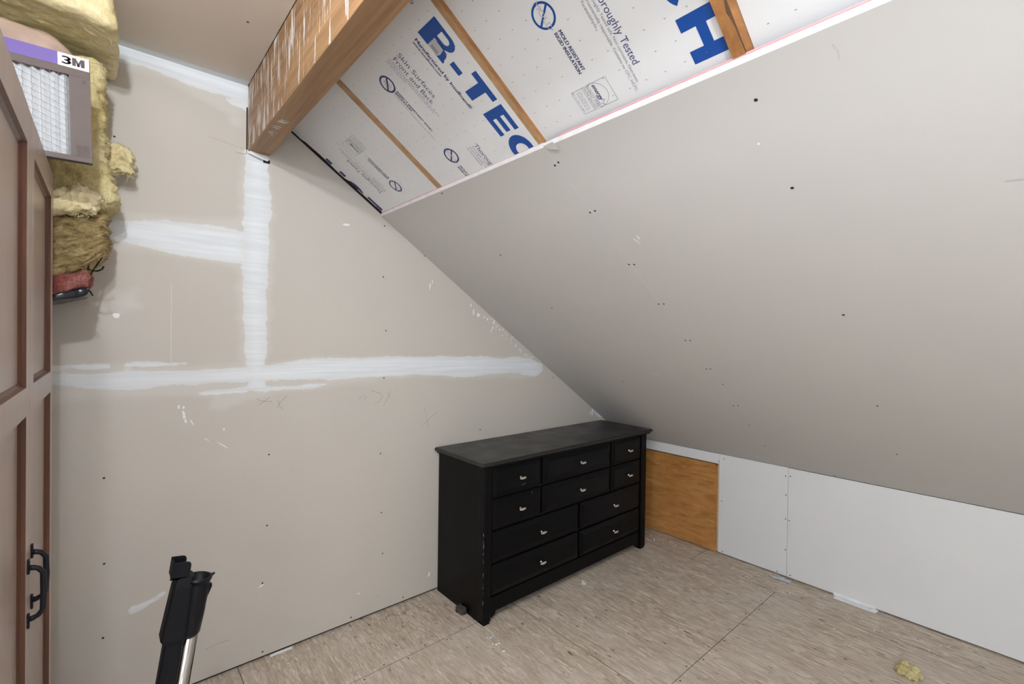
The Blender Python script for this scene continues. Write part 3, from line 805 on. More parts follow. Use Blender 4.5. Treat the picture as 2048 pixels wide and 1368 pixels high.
# ---- beam
bm = bmesh.new()
ns = 60; prof = [(.4372, 2.52), (.4372, 2.1885), (.4392, 2.1850), (.5185, 2.1835), (.5215, 2.1865), (.5215, 2.52)]
rings = []
for k in range(ns+1):
    y = D-.003+(YB-D)*k/ns
    rings.append([bm.verts.new((x+0.0007*noise.noise(Vector((x*20, y*9, z*5))), y, z+(0.0008*noise.noise(Vector((x*20, y*12, 2))) if z < 2.4 else 0))) for x, z in prof])
for k in range(ns):
    for j in range(len(prof)):
        bm.faces.new((rings[k][j], rings[k][(j+1) % 6], rings[k+1][(j+1) % 6], rings[k+1][j]))
bm.faces.new(rings[0]); bm.faces.new(rings[-1][::-1])
bmesh.ops.recalc_face_normals(bm, faces=bm.faces[:])
beam = obj('ceiling_beam', bm, M['beam'])
tag(beam, 'heavy fir ceiling beam with dried white plaster streaks on its side', 'beam')
bm = bmesh.new(); rnd = random.Random(11)
for cy0, cx0, n in ((1.835, .470, 9), (1.905, .468, 6), (1.96, .468, 6)):
    for i in range(n):
        y = cy0+rnd.uniform(-.022, .022); x = cx0+rnd.uniform(-.006, .006); L = rnd.uniform(.006, .016)
        a_ = rnd.uniform(-.7, .7)
        quad_strip(bm, [(x-L*math.cos(a_), y-L*.6*math.sin(a_), 2.1838), (x+L*math.cos(a_), y+L*.6*math.sin(a_), 2.1838)], rnd.uniform(.001, .004), (0, 0, -1), .0010)
tag(obj('plaster_scuffs', bm, M['white'], beam), kind='stuff')

# ================================================================== DRESSER
dr = empty('dresser', (2.08, 2.0, 0)); tag(dr, 'low black ten-drawer dresser with silver knobs standing in the corner', 'dresser')
def dpart(name, bm, mat, parent=None, smooth=False):
    o = obj(name, bm, mat, None, smooth); return setpar(o, dr) if parent is None else o
X0, X1, YF, YK = 1.390, 2.760, 1.793, 2.215
bm = bmesh.new()
bx(bm, X0, X0+.018, YF+.012, YK, 0.0, .780, .001, 1); dpart('side_panel', bm, M['black'])
bm = bmesh.new(); bx(bm, X1-.018, X1, YF+.012, YK, 0.0, .780, .001, 1); dpart('side_panel', bm, M['black'])
bm = bmesh.new(); bx(bm, X0+.018, X1-.018, YK-.008, YK, .10, .780); dpart('back_panel', bm, M['black'])
bm = bmesh.new(); bx(bm, X0+.018, X1-.018, YF+.020, YK-.008, .100, .778); dpart('carcass', bm, M['recess'])
for xa, xb in ((1.386, 1.431), (2.711, 2.765)):
    bm = bmesh.new(); bx(bm, xa, xb, YF-.006, YF+.045, .012, .780, .005, 3)
    bx(bm, xa+.004, xb-.004, YF-.002, YF+.041, 0, .014, .002, 1)
    dpart('front_leg', bm, M['black'], smooth=False)
bm = bmesh.new()       # apron with a shallow cut-out
pts = [(1.431, .123), (1.431, .022)] + [(1.44+.03*math.sin(k*PI/10), .022+.026*(1-math.cos(k*PI/10))) for k in range(1, 6)] + [(2.67+.03*(1-math.cos(k*PI/10)), .048-.026*math.sin(k*PI/10)) for k in range(0, 6)] + [(2.711, .022), (2.711, .123)]
poly_prism(bm, [Vector((x, YF+.004, z)) for x, z in pts], Vector((0, .018, 0)))
dpart('apron', bm, M['black'])
# top with a rounded nose
bm = bmesh.new(); bx(bm, 1.362, 2.822, 1.775, 2.222, .7815, .803, .0095, 4); dpart('top', bm, M['blacktop'], smooth=False)
bm = bmesh.new(); bx(bm, 1.376, 2.806, 1.785, 2.216, .772, .782, .003, 2); dpart('cornice', bm, M['black'])
def drawer_front(x0, x1, z0, z1, inset=.022):
    bm = bmesh.new(); g = .0028
    x0 += g; x1 -= g; z0 += g; z1 -= g
    def rect(i, y): return [bm.verts.new((a, y, b)) for a, b in ((x0+i, z0+i), (x1-i, z0+i), (x1-i, z1-i), (x0+i, z1-i))]
    R = [rect(0, YF+.021), rect(0, YF+.004), rect(.002, YF+.002), rect(inset, YF-.0055), rect(inset+.002, YF-.006)]
    for a, b in zip(R[:-1], R[1:]):
        for k in range(4): bm.faces.new((a[k], a[(k+1) % 4], b[(k+1) % 4], b[k]))
    bm.faces.new(R[-1]); bm.faces.new(R[0][::-1])
    bmesh.ops.recalc_face_normals(bm, faces=bm.faces[:])
    return bm
def knob_mesh():
    bm = bmesh.new()
    sweep(bm, [(0, 0, 0), (0, -.002, 0), (0, -.004, 0), (.0005, -.014, -.0005), (.001, -.017, -.001)], [.007, .007, .0042, .0036, .005], 12, up=(0, 0, 1))
    r = bmesh.ops.create_uvsphere(bm, u_segments=18, v_segments=10, radius=1)
    for v in r['verts']:
        x, y, z = v.co
        # slender leaf: pointed towards one side, domed in front
        wz = .0078*(1-0.42*max(0, -x)**1.5)
        v.co = Vector((x*.0215, -.0205 + y*.0055 - .0012*x, z*wz + .0035*x*0.3))
    me = bpy.data.meshes.new('knob'); bm.to_mesh(me); bm.free()
    for p in me.polygons: p.use_smooth = True
    me.materials.append(M['silver']); return me
KM = knob_mesh()
rows = [(.617, .773), (.457, .612), (.291, .451), (.129, .285)]
drs = []
for r_ in (0, 1):
    z0, z1 = rows[r_]
    for (x0, x1, ins) in ((1.436, 1.772, .022), (1.784, 2.377, .030), (2.389, 2.706, .022)): drs.append((x0, x1, z0, z1, ins))
for r_ in (2, 3):
    z0, z1 = rows[r_]
    for (x0, x1) in ((1.436, 2.084), (2.096, 2.706)): drs.append((x0, x1, z0, z1, .026))
for (x0, x1, z0, z1, ins) in drs:
    o = dpart('drawer', drawer_front(x0, x1, z0, z1, ins), M['black'])
    kx = (x0+x1)/2 + (.012 if x0 > 1.5 and x1 < 2.4 else .014)
    k = bpy.data.objects.new('knob', KM); C.objects.link(k); k.parent = o
    k.location = (kx, YF-.0055, (z0+z1)/2 - .003)
# chips in the paint
bm = bmesh.new(); rnd = random.Random(6)
for c in [(1.470, YF-.0035, .205), (1.472, YF-.0035, .198), (1.471, YF-.0035, .188), (1.473, YF-.0035, .178), (1.63, YF-.0065, .650), (1.645, YF-.0065, .654), (1.70, YF-.0065, .596)]:
    vs = [bm.verts.new((c[0]+.003*math.cos(t_)*rnd.uniform(.5, 1.2), c[1]-.0006, c[2]+.003*math.sin(t_)*rnd.uniform(.4, 1.1))) for t_ in [k*PI/3 for k in range(6)]]
    bm.faces.new(vs)
for i in range(16):
    z = .05+rnd.random()*.42; x = 1.3868
    vs = [bm.verts.new((x-.0012, YF-.001+rnd.uniform(-.001, .003)+dy, z+dz)) for dy, dz in ((0, 0), (.0018, 0), (.0014, rnd.uniform(.004, .02)), (0, rnd.uniform(.004, .02)))]
    bm.faces.new(vs)
tag(setpar(obj('paint_chips', bm, plain('chipped_paint', (.42, .40, .37), .7)), dr), kind='stuff')

# ================================================================== CABINET
XC, CE, CT = -.125, 1.902, 1.866
cb = empty('cabinet', (-.42, 1.30, 0)); tag(cb, 'tall light maple wardrobe cabinet with reddish-brown panel edges and black pulls', 'cabinet')
def cpart(name, bm, mat, smooth=False): return setpar(obj(name, bm, mat, None, smooth), cb)
CN = 0.893
bm = bmesh.new(); bx(bm, XL+.02, XC-.022, CE-.018, CE, 0, CT, .001, 1); cpart('side_panel', bm, M['cab'])
bm = bmesh.new(); bx(bm, XL+.02, XC-.022, CN, CN+.018, 0, CT, .001, 1); cpart('side_panel', bm, M['cab'])
bm = bmesh.new(); bx(bm, XL+.02, XC-.022, CN+.018, CE-.018, CT-.018, CT); cpart('top_panel', bm, M['cab'])
bm = bmesh.new(); bx(bm, XL+.02, XC-.022, CN+.018, CE-.018, .08, .098); cpart('bottom_panel', bm, M['cab'])
bm = bmesh.new(); bx(bm, XL+.02, XL+.03, CN+.018, CE-.018, .08, CT); cpart('back_panel', bm, M['cab'])
bm = bmesh.new(); bx(bm, XC-.06, XC-.045, CN+.018, CE-.018, 0, .08); cpart('plinth', bm, M['cab'])
def door(y0, y1):
    st_n, st_f = .058, .053
    zb, zt = .10, CT
    zr = [(.17, 1.243), (1.300, 1.792)]
    bm = bmesh.new()
    bx(bm, XC-.020, XC, y0, y0+st_n, zb, zt, .0012, 2); bx(bm, XC-.020, XC, y1-st_f, y1, zb, zt, .0012, 2)
    for a, b in ((zb, .17), (1.243, 1.300), (1.792, zt)): bx(bm, XC-.020, XC, y0+st_n-.001, y1-st_f+.001, a, b)
    d = cpart('door', bm, M['cab'])
    for a, b in zr:
        yy0, yy1 = y0+st_n, y1-st_f
        bm = bmesh.new(); bx(bm, XC-.018, XC-.012, yy0, yy1, a, b)
        o = obj('door_panel', bm, M['cab'], d)
        # stained moulding round the recess
        bm = bmesh.new(); w_, e = .010, .0005
        def quad(p): bm.faces.new([bm.verts.new(q) for q in p])
        xo, xi = XC-e, XC-.0118
        O = [(yy0, a), (yy1, a), (yy1, b), (yy0, b)]; I = [(yy0+w_, a+w_), (yy1-w_, a+w_), (yy1-w_, b-w_), (yy0+w_, b-w_)]
        for k in range(4):
            k2 = (k+1) % 4; mO = [( (O[k][0]*.65+I[k][0]*.35), (O[k][1]*.65+I[k][1]*.35)), ((O[k2][0]*.65+I[k2][0]*.35), (O[k2][1]*.65+I[k2][1]*.35))]
            quad([(xo, *O[k]), (xo, *O[k2]), (xi+.005, *mO[1]), (xi+.005, *mO[0])])
            quad([(xi+.005, *mO[0]), (xi+.005, *mO[1]), (xi, *I[k2]), (xi, *I[k])])
        bmesh.ops.recalc_face_normals(bm, faces=bm.faces[:])
        obj('moulding', bm, M['cabtrim'], d)
    return d
dn = door(CN+.002, 1.3965); df = door(1.3985, CE)
def pull(parent, y, z0, z1):
    bm = bmesh.new(); p = .023
    for zz, s in ((z0, 1), (z1, -1)):
        bx(bm, XC, XC+.004, y-.0055, y+.0055, min(zz, zz+s*.030), max(zz, zz+s*.030), .0015, 2)
    zc = (z0+z1)/2
    pts = [(XC+.002, y, z0+.018), (XC+.008, y, z0+.0185), (XC+.016, y, z0+.022), (XC+p, y, z0+.032), (XC+p+.001, y, zc), (XC+p, y, z1-.032), (XC+.016, y, z1-.022), (XC+.008, y, z1-.0185), (XC+.002, y, z1-.018)]
    sweep(bm, pts, [.0060, .0054, .0050, .0050, .0054, .0050, .0050, .0054, .0060], 10)
    o = obj('pull_handle', bm, M['iron'], parent, True); o['label'] = 'black iron pull handle'
pull(dn, 1.366, .803, .945); pull(df, 1.424, .818, .957)

# ================================================================== INSULATION ON AND BESIDE THE CABINET
def batt(name, x0, x1, y0, y1, z0, z1, r, step, amp, freq, mat, deform=None, seed=0, ridge=0.5, stretch=(1, 1, 1)):
    bm = bmesh.new()
    Lx, Ly, Lz = x1-x0, y1-y0, z1-z0
    c = Vector(((x0+x1)/2, (y0+y1)/2, (z0+z1)/2)); h = Vector((Lx/2, Ly/2, Lz/2))
    n = [max(4, int(L/step)) for L in (Lx, Ly, Lz)]
    vd = {}
    def V(i, j, k):
        key = (i, j, k)
        if key in vd: return vd[key]
        p = Vector((-h.x+2*h.x*i/n[0], -h.y+2*h.y*j/n[1], -h.z+2*h.z*k/n[2]))
        core = Vector([max(-(hh-r), min(hh-r, q)) for hh, q in zip(h, p)])
        dlt = p-core
        if dlt.length > 1e-6: nn = dlt.normalized(); p = core+nn*min(r, dlt.length)
        else: nn = p.normalized()
        q = c+p
        s = Vector((q.x*stretch[0], q.y*stretch[1], q.z*stretch[2]))
        o = Vector((seed*7.3, seed*3.1, 0))
        d = amp*(noise.fractal(s*freq+o, 0.7, 2.1, 4)) + amp*ridge*(1-2*abs(noise.noise(s*freq*2.3+o)))*0.6 + amp*.25*noise.noise(s*freq*9+o)
        q = q + nn*d
        if deform: q = deform(q)
        vd[key] = bm.verts.new(q); return vd[key]
    for ax in range(3):
        a, b = [q for q in range(3) if q != ax]
        for side in (0, n[ax]):
            for i in range(n[a]):
                for j in range(n[b]):
                    ks = []
                    for di, dj in ((0, 0), (1, 0), (1, 1), (0, 1)):
                        k = [0, 0, 0]; k[ax] = side; k[a] = i+di; k[b] = j+dj; ks.append(V(*k))
                    bm.faces.new(ks)
    bmesh.ops.recalc_face_normals(bm, faces=bm.faces[:])
    return obj(name, bm, mat, None, True)
def fibres(parent, mat, n, samp, length, seed, r=.0005, dirf=None):
    rr = random.Random(seed); bm = bmesh.new()
    for i in range(n):
        p = Vector(samp(rr)); d = Vector((rr.uniform(-1, 1), rr.uniform(-1, .3), rr.uniform(-1, 1))).normalized()
        if dirf: d = (d*.6+Vector(dirf)).normalized()
        L = length*rr.uniform(.4, 1.2); pts = []
        d.y *= .35; d.normalize()
        b = Vector((-d.z, rr.uniform(-.2, .2), d.x))*rr.choice((-1, 1))*rr.uniform(.4, 1.3)
        for k in range(5):
            t_ = k/4; pts.append(p + d*L*t_ + b*L*t_*t_)
        sweep(bm, pts, [r, r, r*.8, r*.6, r*.3], 3, False)
    return tag(obj('loose_fibres', bm, mat, parent), kind='stuff')

def d_top(q):
    # right-hand end droops and bulges, front edge rises a little towards the left
    e = max(0.0, (q.x+.14)/.14)
    q = q.copy()
    q.z -= 0.022*e*e*(1 if q.z < 2.40 else .55)
    q.x += .012*e*(2.42-q.z)/.12 - (.028*e if q.z > 2.40 else 0)
    q.z = min(q.z, CZ-.002); q.y = min(q.y, D-.004)
    return q
bt = batt('insulation_batt', -.70, .006, 1.80, 2.20, 2.318, 2.446, .030, .0050, .008, 10, M['ins_pale'], d_top, 1, .35)
tag(bt, 'pale yellow fibreglass batt squeezed under the ceiling above the cabinet', 'insulation', 'fibreglass batts by the cabinet')
fibres(bt, M['ins_pale'], 90, lambda r: (r.uniform(-.05, .015), r.uniform(1.85, 2.15), r.uniform(2.29, 2.40)), .018, 1)
def d_mid(q):
    q = q.copy(); q.y = min(q.y, D-.006)
    t_ = (q.z-1.78)/.5
    q.x += .034*math.exp(-((q.z-1.855)/.065)**2)*(1 if q.x > -.2 else 0) - .012*max(0, t_-.5)*(1 if q.x > -.15 else 0)
    return q
bmid = batt('insulation_batt', -.60, -.016, 1.972, 2.19, 1.816, 2.270, .028, .0055, .013, 13, M['ins_y'], d_mid, 2, 1.0, (1, 1, 1.8))
tag(bmid, 'yellow fibreglass batt hanging upright behind the furnace filter', 'insulation', 'fibreglass batts by the cabinet')
fibres(bmid, M['ins_pale'], 260, lambda r: (r.uniform(-.10, -.0), r.uniform(1.95, 2.0), r.uniform(1.80, 2.06)), .022, 2)
def d_flap(q):
    q = q.copy(); e = max(0.0, (q.x+.14)/.12); q.z += .018*e + .006*math.sin(q.x*60); q.y -= .012*max(0, 1-abs(q.z-1.80)/.04); return q
fl = batt('insulation_flap', -.50, -.030, 1.925, 1.972, 1.768, 1.835, .016, .0035, .009, 24, M['ins_pale'], d_flap, 3, 1.5)
tag(fl, 'pale folded end of yellow fibreglass above the brown batt', 'insulation', 'fibreglass batts by the cabinet')
fibres(fl, M['ins_pale'], 60, lambda r: (r.uniform(-.13, -.03), 1.93, r.uniform(1.765, 1.80)), .014, 3)
def d_low(q):
    q = q.copy(); q.y = min(q.y, D-.006); f = max(0.0, min(1, (q.x+.15)/.14)); zb = 1.575+.09*f**1.6
    t_ = (q.z-1.572)/.218; q.z = zb + (1.79-zb)*t_; return q
bl = batt('insulation_batt', -.55, -.012, 1.975, 2.19, 1.572, 1.79, .030, .0045, .012, 17, M['ins_b'], d_low, 4, 1.6, (.7, .7, 1.8))
tag(bl, 'brownish dusty fibreglass batt at the bottom of the bundle', 'insulation', 'fibreglass batts by the cabinet')
fibres(bl, M['ins_b'], 340, lambda r: (r.uniform(-.13, -.01), r.uniform(1.945, 1.965), r.uniform(1.60, 1.79)), .034, 4, .00035)
def d_pink(q):
    q = q.copy(); q.z += .35*max(0, q.x+.15); return q
pk = batt('insulation_batt', -.50, -.045, 1.965, 2.17, 1.520, 1.572, .018, .0055, .006, 22, M['ins_p'], d_pink, 5, 1.0, (.7, .7, 2))
tag(pk, 'thin reddish-pink layer of fibreglass under the brown batt', 'insulation')
def d_film(q):
    q = q.copy(); q.z += .30*max(0, q.x+.15); return q
bf = batt('plastic_wrap', -.45, -.050, 1.970, 2.15, 1.497, 1.526, .012, .006, .003, 18, M['blackfilm'], d_film, 6, .6)
tag(bf, 'shiny black plastic film under the pink insulation', 'plastic')
bm = bmesh.new()
sweep(bm, [(-.012, 2.05, 1.70), (-.020, 2.04, 1.655), (-.034, 2.02, 1.625), (-.044, 2.00, 1.600), (-.052, 1.99, 1.575), (-.070, 1.985, 1.552)], .0030, 6)
sweep(bm, [(-.052, 2.0, 1.612), (-.040, 1.98, 1.606), (-.028, 1.97, 1.606), (-.018, 1.965, 1.612), (-.014, 1.965, 1.622)], .0028, 6)
sweep(bm, [(-.066, 1.99, 1.555), (-.052, 1.985, 1.548), (-.044, 1.98, 1.538), (-.040, 1.975, 1.527)], .0024, 6)
sweep(bm, [(-.040, 2.03, 1.70), (-.046, 2.02, 1.66), (-.052, 2.0, 1.61)], .0022, 6)
wr_ = obj('wire', bm, M['plastic'], None, True); tag(wr_, 'black twisted wire ends sticking out below the insulation', 'wire')
def d_tuft(q):
    q = q.copy(); q.z += .020*math.sin((q.x+.01)*38) ; return q
tf = batt('insulation_tuft', -.030, .056, 2.095, 2.175, 1.955, 2.036, .026, .0035, .013, 26, M['ins_pale'], d_tuft, 7, 1.3)
tag(tf, 'loose pale yellow tuft of fibreglass sticking out beside the upright batt', 'insulation')
fibres(tf, M['ins_pale'], 160, lambda r: (r.uniform(-.02, .064), r.uniform(2.09, 2.14), r.uniform(1.945, 2.04)), .016, 7)

# film-wrapped bundle standing on the cabinet behind the filter
bm = bmesh.new(); n = 46; rings = []
for i in range(n+1):
    x = -.68+.605*i/n; e = min(1, (n-i)/5); e = math.sin(e*PI/2)*.9+.1
    rings.append([])
    for k in range(40):
        a = 2*PI*k/40; ca, sa = math.cos(a), math.sin(a); r_ = 1+.05*noise.noise(Vector((x*14, ca*2, sa*3)))
        yy = .062*math.copysign(abs(ca)**.7, ca)*r_*(.4+.6*e); zz = .183*math.copysign(abs(sa)**.6, sa)*(r_ if sa > 0 else 1)*((.75+.25*e) if sa > 0 else (.30+.70*min(1, (n-i)/12)))
        rings[-1].append(bm.verts.new((x, 1.828+yy, max(CT+.0005, 2.050+zz))))
for i in range(n):
    for k in range(40): bm.faces.new((rings[i][k], rings[i][(k+1) % 40], rings[i+1][(k+1) % 40], rings[i+1][k]))
bm.faces.new(rings[0][::-1]); bm.faces.new(rings[-1])
o = obj('wrapped_bundle', bm, M['film'], None, True); tag(o, 'beige bundle wrapped in shiny clear film behind the purple-edged filter', 'package')

# ---- furnace filter
ff = empty('furnace_filter', (-.36, 1.727, CT+.006)); tag(ff, 'white pleated furnace filter with taupe frame and purple top band on the cabinet', 'filter')
FX0, FX1, FZ0, FZ1, FY = -.36, -.0405, CT+.006, 2.1515, 1.727
def fpart(name, bm, mat, smooth=False, par=None):
    o = obj(name, bm, mat, None, smooth)
    return setpar(o, ff) if par is None else o
MX0, MX1, MZ0, MZ1 = -.335, -.083, FZ0+.014, 2.098
bm = bmesh.new()
bx(bm, FX0, FX1, FY, FY+.022, MZ1, FZ1, .0006, 1); bx(bm, FX0, FX1, FY, FY+.022, FZ0, MZ0, .0006, 1)
bx(bm, FX0, MX0, FY, FY+.022, MZ0, MZ1); bx(bm, MX1, FX1, FY, FY+.022, MZ0, MZ1)
fpart('frame', bm, M['frame_card'])
bm = bmesh.new(); npl = 13
vt = []
for i in range(npl*2+1):
    x = MX0+(MX1-MX0)*i/(npl*2); y = FY+(.0045 if i % 2 else .018)
    vt.append((bm.verts.new((x, y, MZ0)), bm.verts.new((x, y, MZ1))))
for i in range(npl*2): bm.faces.new((vt[i][0], vt[i+1][0], vt[i+1][1], vt[i][1]))
fpart('pleated_media', bm, M['media'])
bm = bmesh.new(); dx = .0205; H_ = MZ1-MZ0
nz = 8; hz = H_/nz
dx = .0165
for i in range(1, int((MX1-MX0)/dx)+1):       # expanded mesh: wavy uprights crossed by slanting strands
    x0 = MX0+i*dx
    if x0 > MX1-.002: break
    sweep(bm, [(x0+.0009*math.sin(k*1.9+i), FY+.0022, MZ0+H_*k/24) for k in range(25)], .0005, 4, False)
for i in range(-26, 18):
    zs = MZ1 - i*.0165; pts = []
    for k in range(0, 60):
        x = MX1-(MX1-MX0)*k/59; z = zs + (MX1-x)*-0.0 - (x-MX0)*0.42 + .0006*math.sin(k*2.2)
        if MZ0 < z < MZ1: pts.append((x, FY+.0016, z))
    if len(pts) > 1: sweep(bm, pts, .00055, 4, False)
tag(fpart('wire_mesh', bm, M['wire']), kind='stuff')
bm = bmesh.new(); bx(bm, FX0, -.1035, FY-.0006, FY, 2.1175, FZ1); fpart('purple_band', bm, M['purple'])
bm = bmesh.new(); bx(bm, -.1035, -.0415, FY-.0006, FY, 2.1175, FZ1)
lab = fpart('maker_label', bm, M['label'])
P = Print(); P.text('3', 0, 0, .0205, .0165, .045)
mw, mh, st = .0245, .0205, .0072
P.poly([(.0205, 0), (.0205+st, 0), (.0205+st, mh), (.0205, mh)]); P.poly([(.0205+mw-st, 0), (.0205+mw, 0), (.0205+mw, mh), (.0205+mw-st, mh)])
P.poly([(.0205+st, mh), (.0205+st, mh*.55), (.0205+mw/2-.002, 0), (.0205+mw/2+.002, 0), (.0205+mw/2, mh*.45)]); P.poly([(.0205+mw-st, mh*.55), (.0205+mw-st, mh), (.0205+mw/2, mh*.45), (.0205+mw/2-.002, 0), (.0205+mw/2+.002, 0)]); o = P.build('lettering', lambda u, v: (-.0960+u, FY-.0010, 2.1245+v), M['card_print'], lab)
# fine print on the frame
P = Print()
for k in range(10): P.fine(0, .026, .030-k*.0032, .0022, 40+k)
o = P.build('fine_print', lambda u, v: (-.0715+u, FY-.0004, FZ0+.012+v), M['card_print'], None); setpar(o, ff)
P = Print(); P.text('MPR', 0, 0, .0065, .009, .02)
P = Print()
for k in range(3): P.poly([(k*.003, 0), (k*.003+.0018, 0), (k*.003+.0018, .009), (k*.003, .009)])
o = P.build('small_mark', lambda u, v: (-.057+u, FY-.0004, 2.083+v), M['card_print'], None); setpar(o, ff)

ff.rotation_euler = (0, -0.026, 0); ff.location.z -= .0055; ff.location.x += .004

# ================================================================== VACUUM WAND
vw = empty('vacuum_wand', (0.045, 1.30, 0)); tag(vw, 'upright vacuum cleaner wand with black collar, hook clip and chrome tube beside the cabinet', 'vacuum')
B0, B1 = Vector((.046, 1.300, .07)), Vector((.1573, 1.300, .842))       # tube axis
AX = (B1-B0).normalized(); SX = Vector((AX.z, 0, -AX.x)); SY = Vector((0, 1, 0))
def vp(s, u, v): return B0 + AX*s + SX*u + SY*v
LEN = (B1-B0).length
def vpart(name, bm, mat, smooth=False): return setpar(obj(name, bm, mat, None, smooth), vw)
def loft(bm, sections, cap0=True, cap1=True):       # sections: (s, [(u,v)...])
    rg = [[bm.verts.new(vp(s, u, v)) for u, v in pl] for s, pl in sections]
    n = len(rg[0])
    for i in range(len(rg)-1):
        for k in range(n): bm.faces.new((rg[i][k], rg[i][(k+1) % n], rg[i+1][(k+1) % n], rg[i+1][k]))
    if cap0: bm.faces.new(rg[0][::-1])
    if cap1: bm.faces.new(rg[-1])
    return rg
def circ2(cu, cv, r, n=24): return [(cu+r*math.cos(2*PI*k/n), cv+r*math.sin(2*PI*k/n)) for k in range(n)]
def rrect(u0, u1, v0, v1, r, n=4):
    out = []
    for cu, cv, a in ((u1-r, v1-r, 0), (u0+r, v1-r, PI/2), (u0+r, v0+r, PI), (u1-r, v0+r, 1.5*PI)):
        for k in range(n+1): out.append((cu+r*math.cos(a+k*PI/2/n), cv+r*math.sin(a+k*PI/2/n)))
    return out
bm = bmesh.new(); loft(bm, [(0, circ2(.006, 0, .0165, 32)), (LEN-.10, circ2(.006, 0, .0165, 32))]); vpart('chrome_tube', bm, M['chrome'], True)
bm = bmesh.new(); loft(bm, [(0, rrect(-.043, -.006, -.019, .017, .006)), (LEN-.10, rrect(-.043, -.006, -.019, .017, .006))]); vpart('cord_channel', bm, M['plastic_dull'])
bm = bmesh.new()
S0 = LEN-.128
loft(bm, [(S0, circ2(.004, 0, .0185, 28)), (S0+.006, circ2(.004, 0, .0215, 28)), (S0+.05, circ2(.0035, 0, .0245, 28)), (LEN-.012, circ2(.003, 0, .0262, 28)), (LEN-.004, circ2(.003, 0, .0262, 28)),
          (LEN-.003, circ2(.003, 0, .0285, 28)), (LEN+.003, circ2(.003, 0, .0285, 28)), (LEN+.003, circ2(.003, 0, .0240, 28)), (LEN-.03, circ2(.003, 0, .0200, 28)), (LEN-.031, circ2(.003, 0, .006, 28))])
bx_ = [vp(LEN-.004, .026, -.006), vp(LEN+.004, .026, -.006), vp(LEN+.004, .0375, 0), vp(LEN-.002, .030, .002)]
poly_prism(bm, bx_, SY*.010)
poly_prism(bm, [vp(LEN-.05, .027, -.005), vp(LEN-.018, .027, -.005), vp(LEN-.018, .0335, -.005), vp(LEN-.024, .034, -.005)], SY*.010)
bmesh.ops.recalc_face_normals(bm, faces=bm.faces[:])
vpart('socket_collar', bm, M['plastic'], False)
for p in vw.children[-1].data.polygons: p.use_smooth = len(p.vertices) == 4
bm = bmesh.new(); loft(bm, [(S0-.004, rrect(-.046, -.006, -.022, .020, .005)), (S0+.006, rrect(-.052, -.004, -.025, .022, .007)), (LEN-.01, rrect(-.046, -.006, -.024, .021, .007)), (LEN+.012, rrect(-.041, -.008, -.020, .018, .007))])
vpart('release_housing', bm, M['plastic_dull'])
bm = bmesh.new()      # open hook clip at the top
H0, H1 = LEN+.010, LEN+.047; tk = .0035; ua, ub, va, vb = -.054, -.018, -.020, .016
loft(bm, [(H0+.006, rrect(ua, ua+tk, va, vb, .0015, 2)), (H1, rrect(ua, ua+tk, va, vb, .0015, 2))])
def plate(v0, v1, u0, u1, s0, s1, rc=.008):
    prof = [(u0, s0), (u1-rc*.4, s0), (u1, s0+rc)] + [(u1-rc+rc*math.cos(k*PI/8), s1-rc+rc*math.sin(k*PI/8)) for k in range(5)] + [(u0, s1)]
    a = [bm.verts.new(vp(s, u, v0)) for u, s in prof]; b = [bm.verts.new(vp(s, u, v1)) for u, s in prof]
    bm.faces.new(a); bm.faces.new(b[::-1])
    for i in range(len(prof)): bm.faces.new((a[i], b[i], b[(i+1) % len(prof)], a[(i+1) % len(prof)]))
plate(va, va+tk, ua, ub, H0, H1); plate(vb-tk, vb, ua, ub-.006, H0+.004, H1+.003)
loft(bm, [(H0, rrect(ua+.002, ub-.004, va, vb, .002, 2)), (H0+.004, rrect(ua+.002, ub-.004, va, vb, .002, 2))])
bmesh.ops.recalc_face_normals(bm, faces=bm.faces[:])
vpart('hook_clip', bm, M['plastic_dull'])
bm = bmesh.new(); bx(bm, -.02, .125, 1.16, 1.42, .004, .062, .014, 3); bx(bm, .012, .075, 1.255, 1.345, .05, .10, .012, 3); vpart('floor_head', bm, M['plastic'])

# ================================================================== SMALL THINGS ON THE FLOOR
def chip(name, pts, z0, th, mat, label, cat, group=None, fold=0.0):
    bm = bmesh.new(); cx = sum(p[0] for p in pts)/len(pts)
    poly_prism(bm, [Vector((x, y, z0+fold*abs(x-cx))) for x, y in pts], Vector((0, 0, th)))
    o = obj(name, bm, mat); tag(o, label, cat, group); return o
chip('paper_scrap', [(2.052, 1.735), (2.094, 1.770), (2.080, 1.724)], .001, .004, M['white'], 'small white triangular scrap on the floor in front of the dresser', 'scrap', fold=.25)
chip('paper_scrap', [(1.94, 1.774), (1.965, 1.786), (1.962, 1.77)], .0006, .0012, M['paper'], 'tiny thin scrap lying left of the white triangular one', 'scrap')
bm = bmesh.new(); rnd = random.Random(12)
clear = plain('cloudy_clear_plastic', (.50, .53, .60), .2, spec=.6)
bm = bmesh.new()
pr = [(0, 0), (.03, .004), (.055, -.004), (.085, .003)]
for i, (sx, sy_) in enumerate(pr[:-1]):
    x, y = 3.005+i*.004, 1.075-i*.032
    bx(bm, x, x+.030, y-.034, y, .0008, .010+.006*(i % 2), .004, 2)
o = obj('plastic_scrap', bm, clear, None, True); tag(o, 'crumpled cloudy plastic bit at the foot of the white wall seam', 'scrap')
bm = bmesh.new(); bx(bm, 3.030, 3.064, .578, .765, .0008, .006, .0015, 1); bx(bm, 3.036, 3.06, .572, .60, .005, .013, .002, 1)
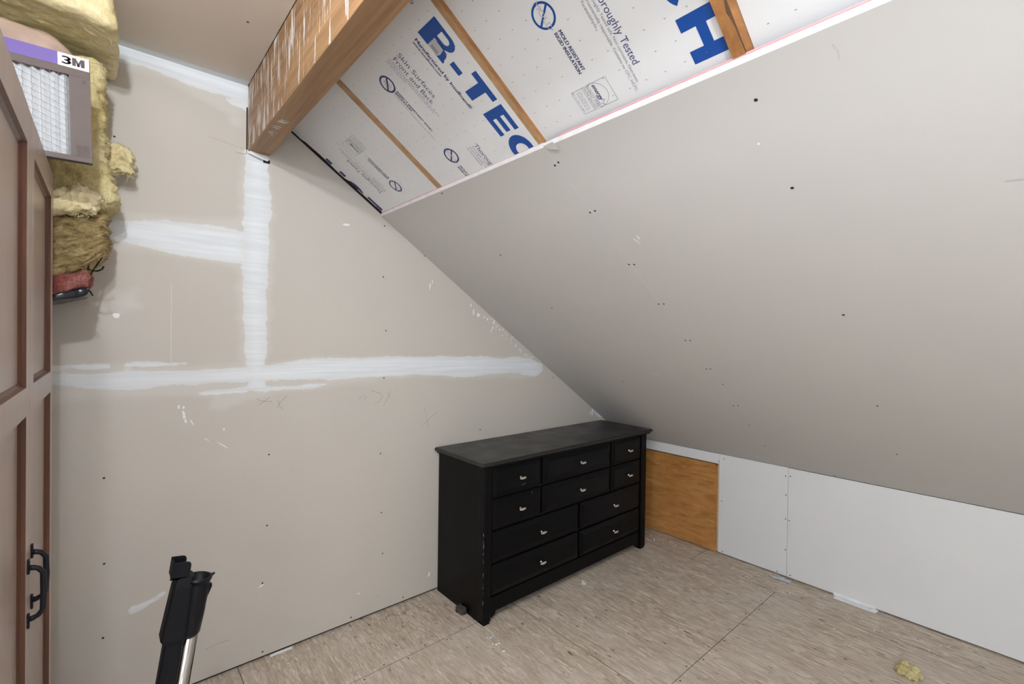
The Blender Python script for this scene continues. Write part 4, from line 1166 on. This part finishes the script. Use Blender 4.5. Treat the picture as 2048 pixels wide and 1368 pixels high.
o = obj('plaster_strip', bm, M['white']); tag(o, 'long white plaster strip lying along the foot of the white wall', 'scrap')
bm = bmesh.new(); bx(bm, .540, .630, D-.014, D-.002, .0008, .0065, .001, 1)
o = obj('white_shim', bm, M['white']); tag(o, 'thin white sliver on the floor against the back wall', 'scrap')
yt = batt('insulation_tuft', 2.555, 2.625, .345, .405, .002, .028, .011, .0028, .011, 40, M['ins_y'], None, 9, 1.4)
tag(yt, 'small bright yellow tuft of insulation lying alone on the floor', 'insulation')
for v in yt.data.vertices: v.co.z = max(.001, v.co.z)
bk = batt('dust_clump', 1.358, 1.392, 1.935, 1.985, .001, .026, .010, .003, .008, 60, plain('dark_lint', (.05, .04, .035), .6, var=.5, scale=200), None, 10, 1.3)
tag(bk, 'dark crumpled clump at the foot of the dresser side', 'debris')
for v in bk.data.vertices: v.co.z = max(.001, v.co.z)
# crumbs of plaster and sawdust
bm = bmesh.new(); rnd = random.Random(21)
def crumb(x, y, s):
    h = s*rnd.uniform(.3, .8); a = rnd.random()*PI
    vs = []
    for k in range(5):
        t_ = a+2*PI*k/5; q = s*rnd.uniform(.5, 1.1); vs.append((x+q*math.cos(t_)*1.5, y+q*math.sin(t_)))
    poly_prism(bm, [Vector((u, v, .0003)) for u, v in vs], Vector((0, 0, h)))
for i in range(150):
    if rnd.random() < .45: x, y = rnd.uniform(2.82, 3.05), rnd.uniform(.2, 1.9)
    elif rnd.random() < .4: x, y = rnd.uniform(.3, 1.35), D-abs(rnd.gauss(0, .06))-.01
    else: x, y = rnd.uniform(.6, 3.0), rnd.uniform(.4, 1.75)
    crumb(x, y, rnd.uniform(.0012, .0036))
for c in ((1.36, 1.66), (1.365, 1.70), (1.37, 1.62), (2.88, 1.85), (2.93, 1.80), (2.90, 1.76), (2.98, 1.70)):
    for i in range(3): crumb(c[0]+rnd.uniform(-.02, .02), c[1]+rnd.uniform(-.03, .03), rnd.uniform(.003, .006))
o = obj('plaster_crumbs', bm, M['white']); tag(o, 'scattered white plaster crumbs on the chipboard floor', 'debris', kind='stuff')
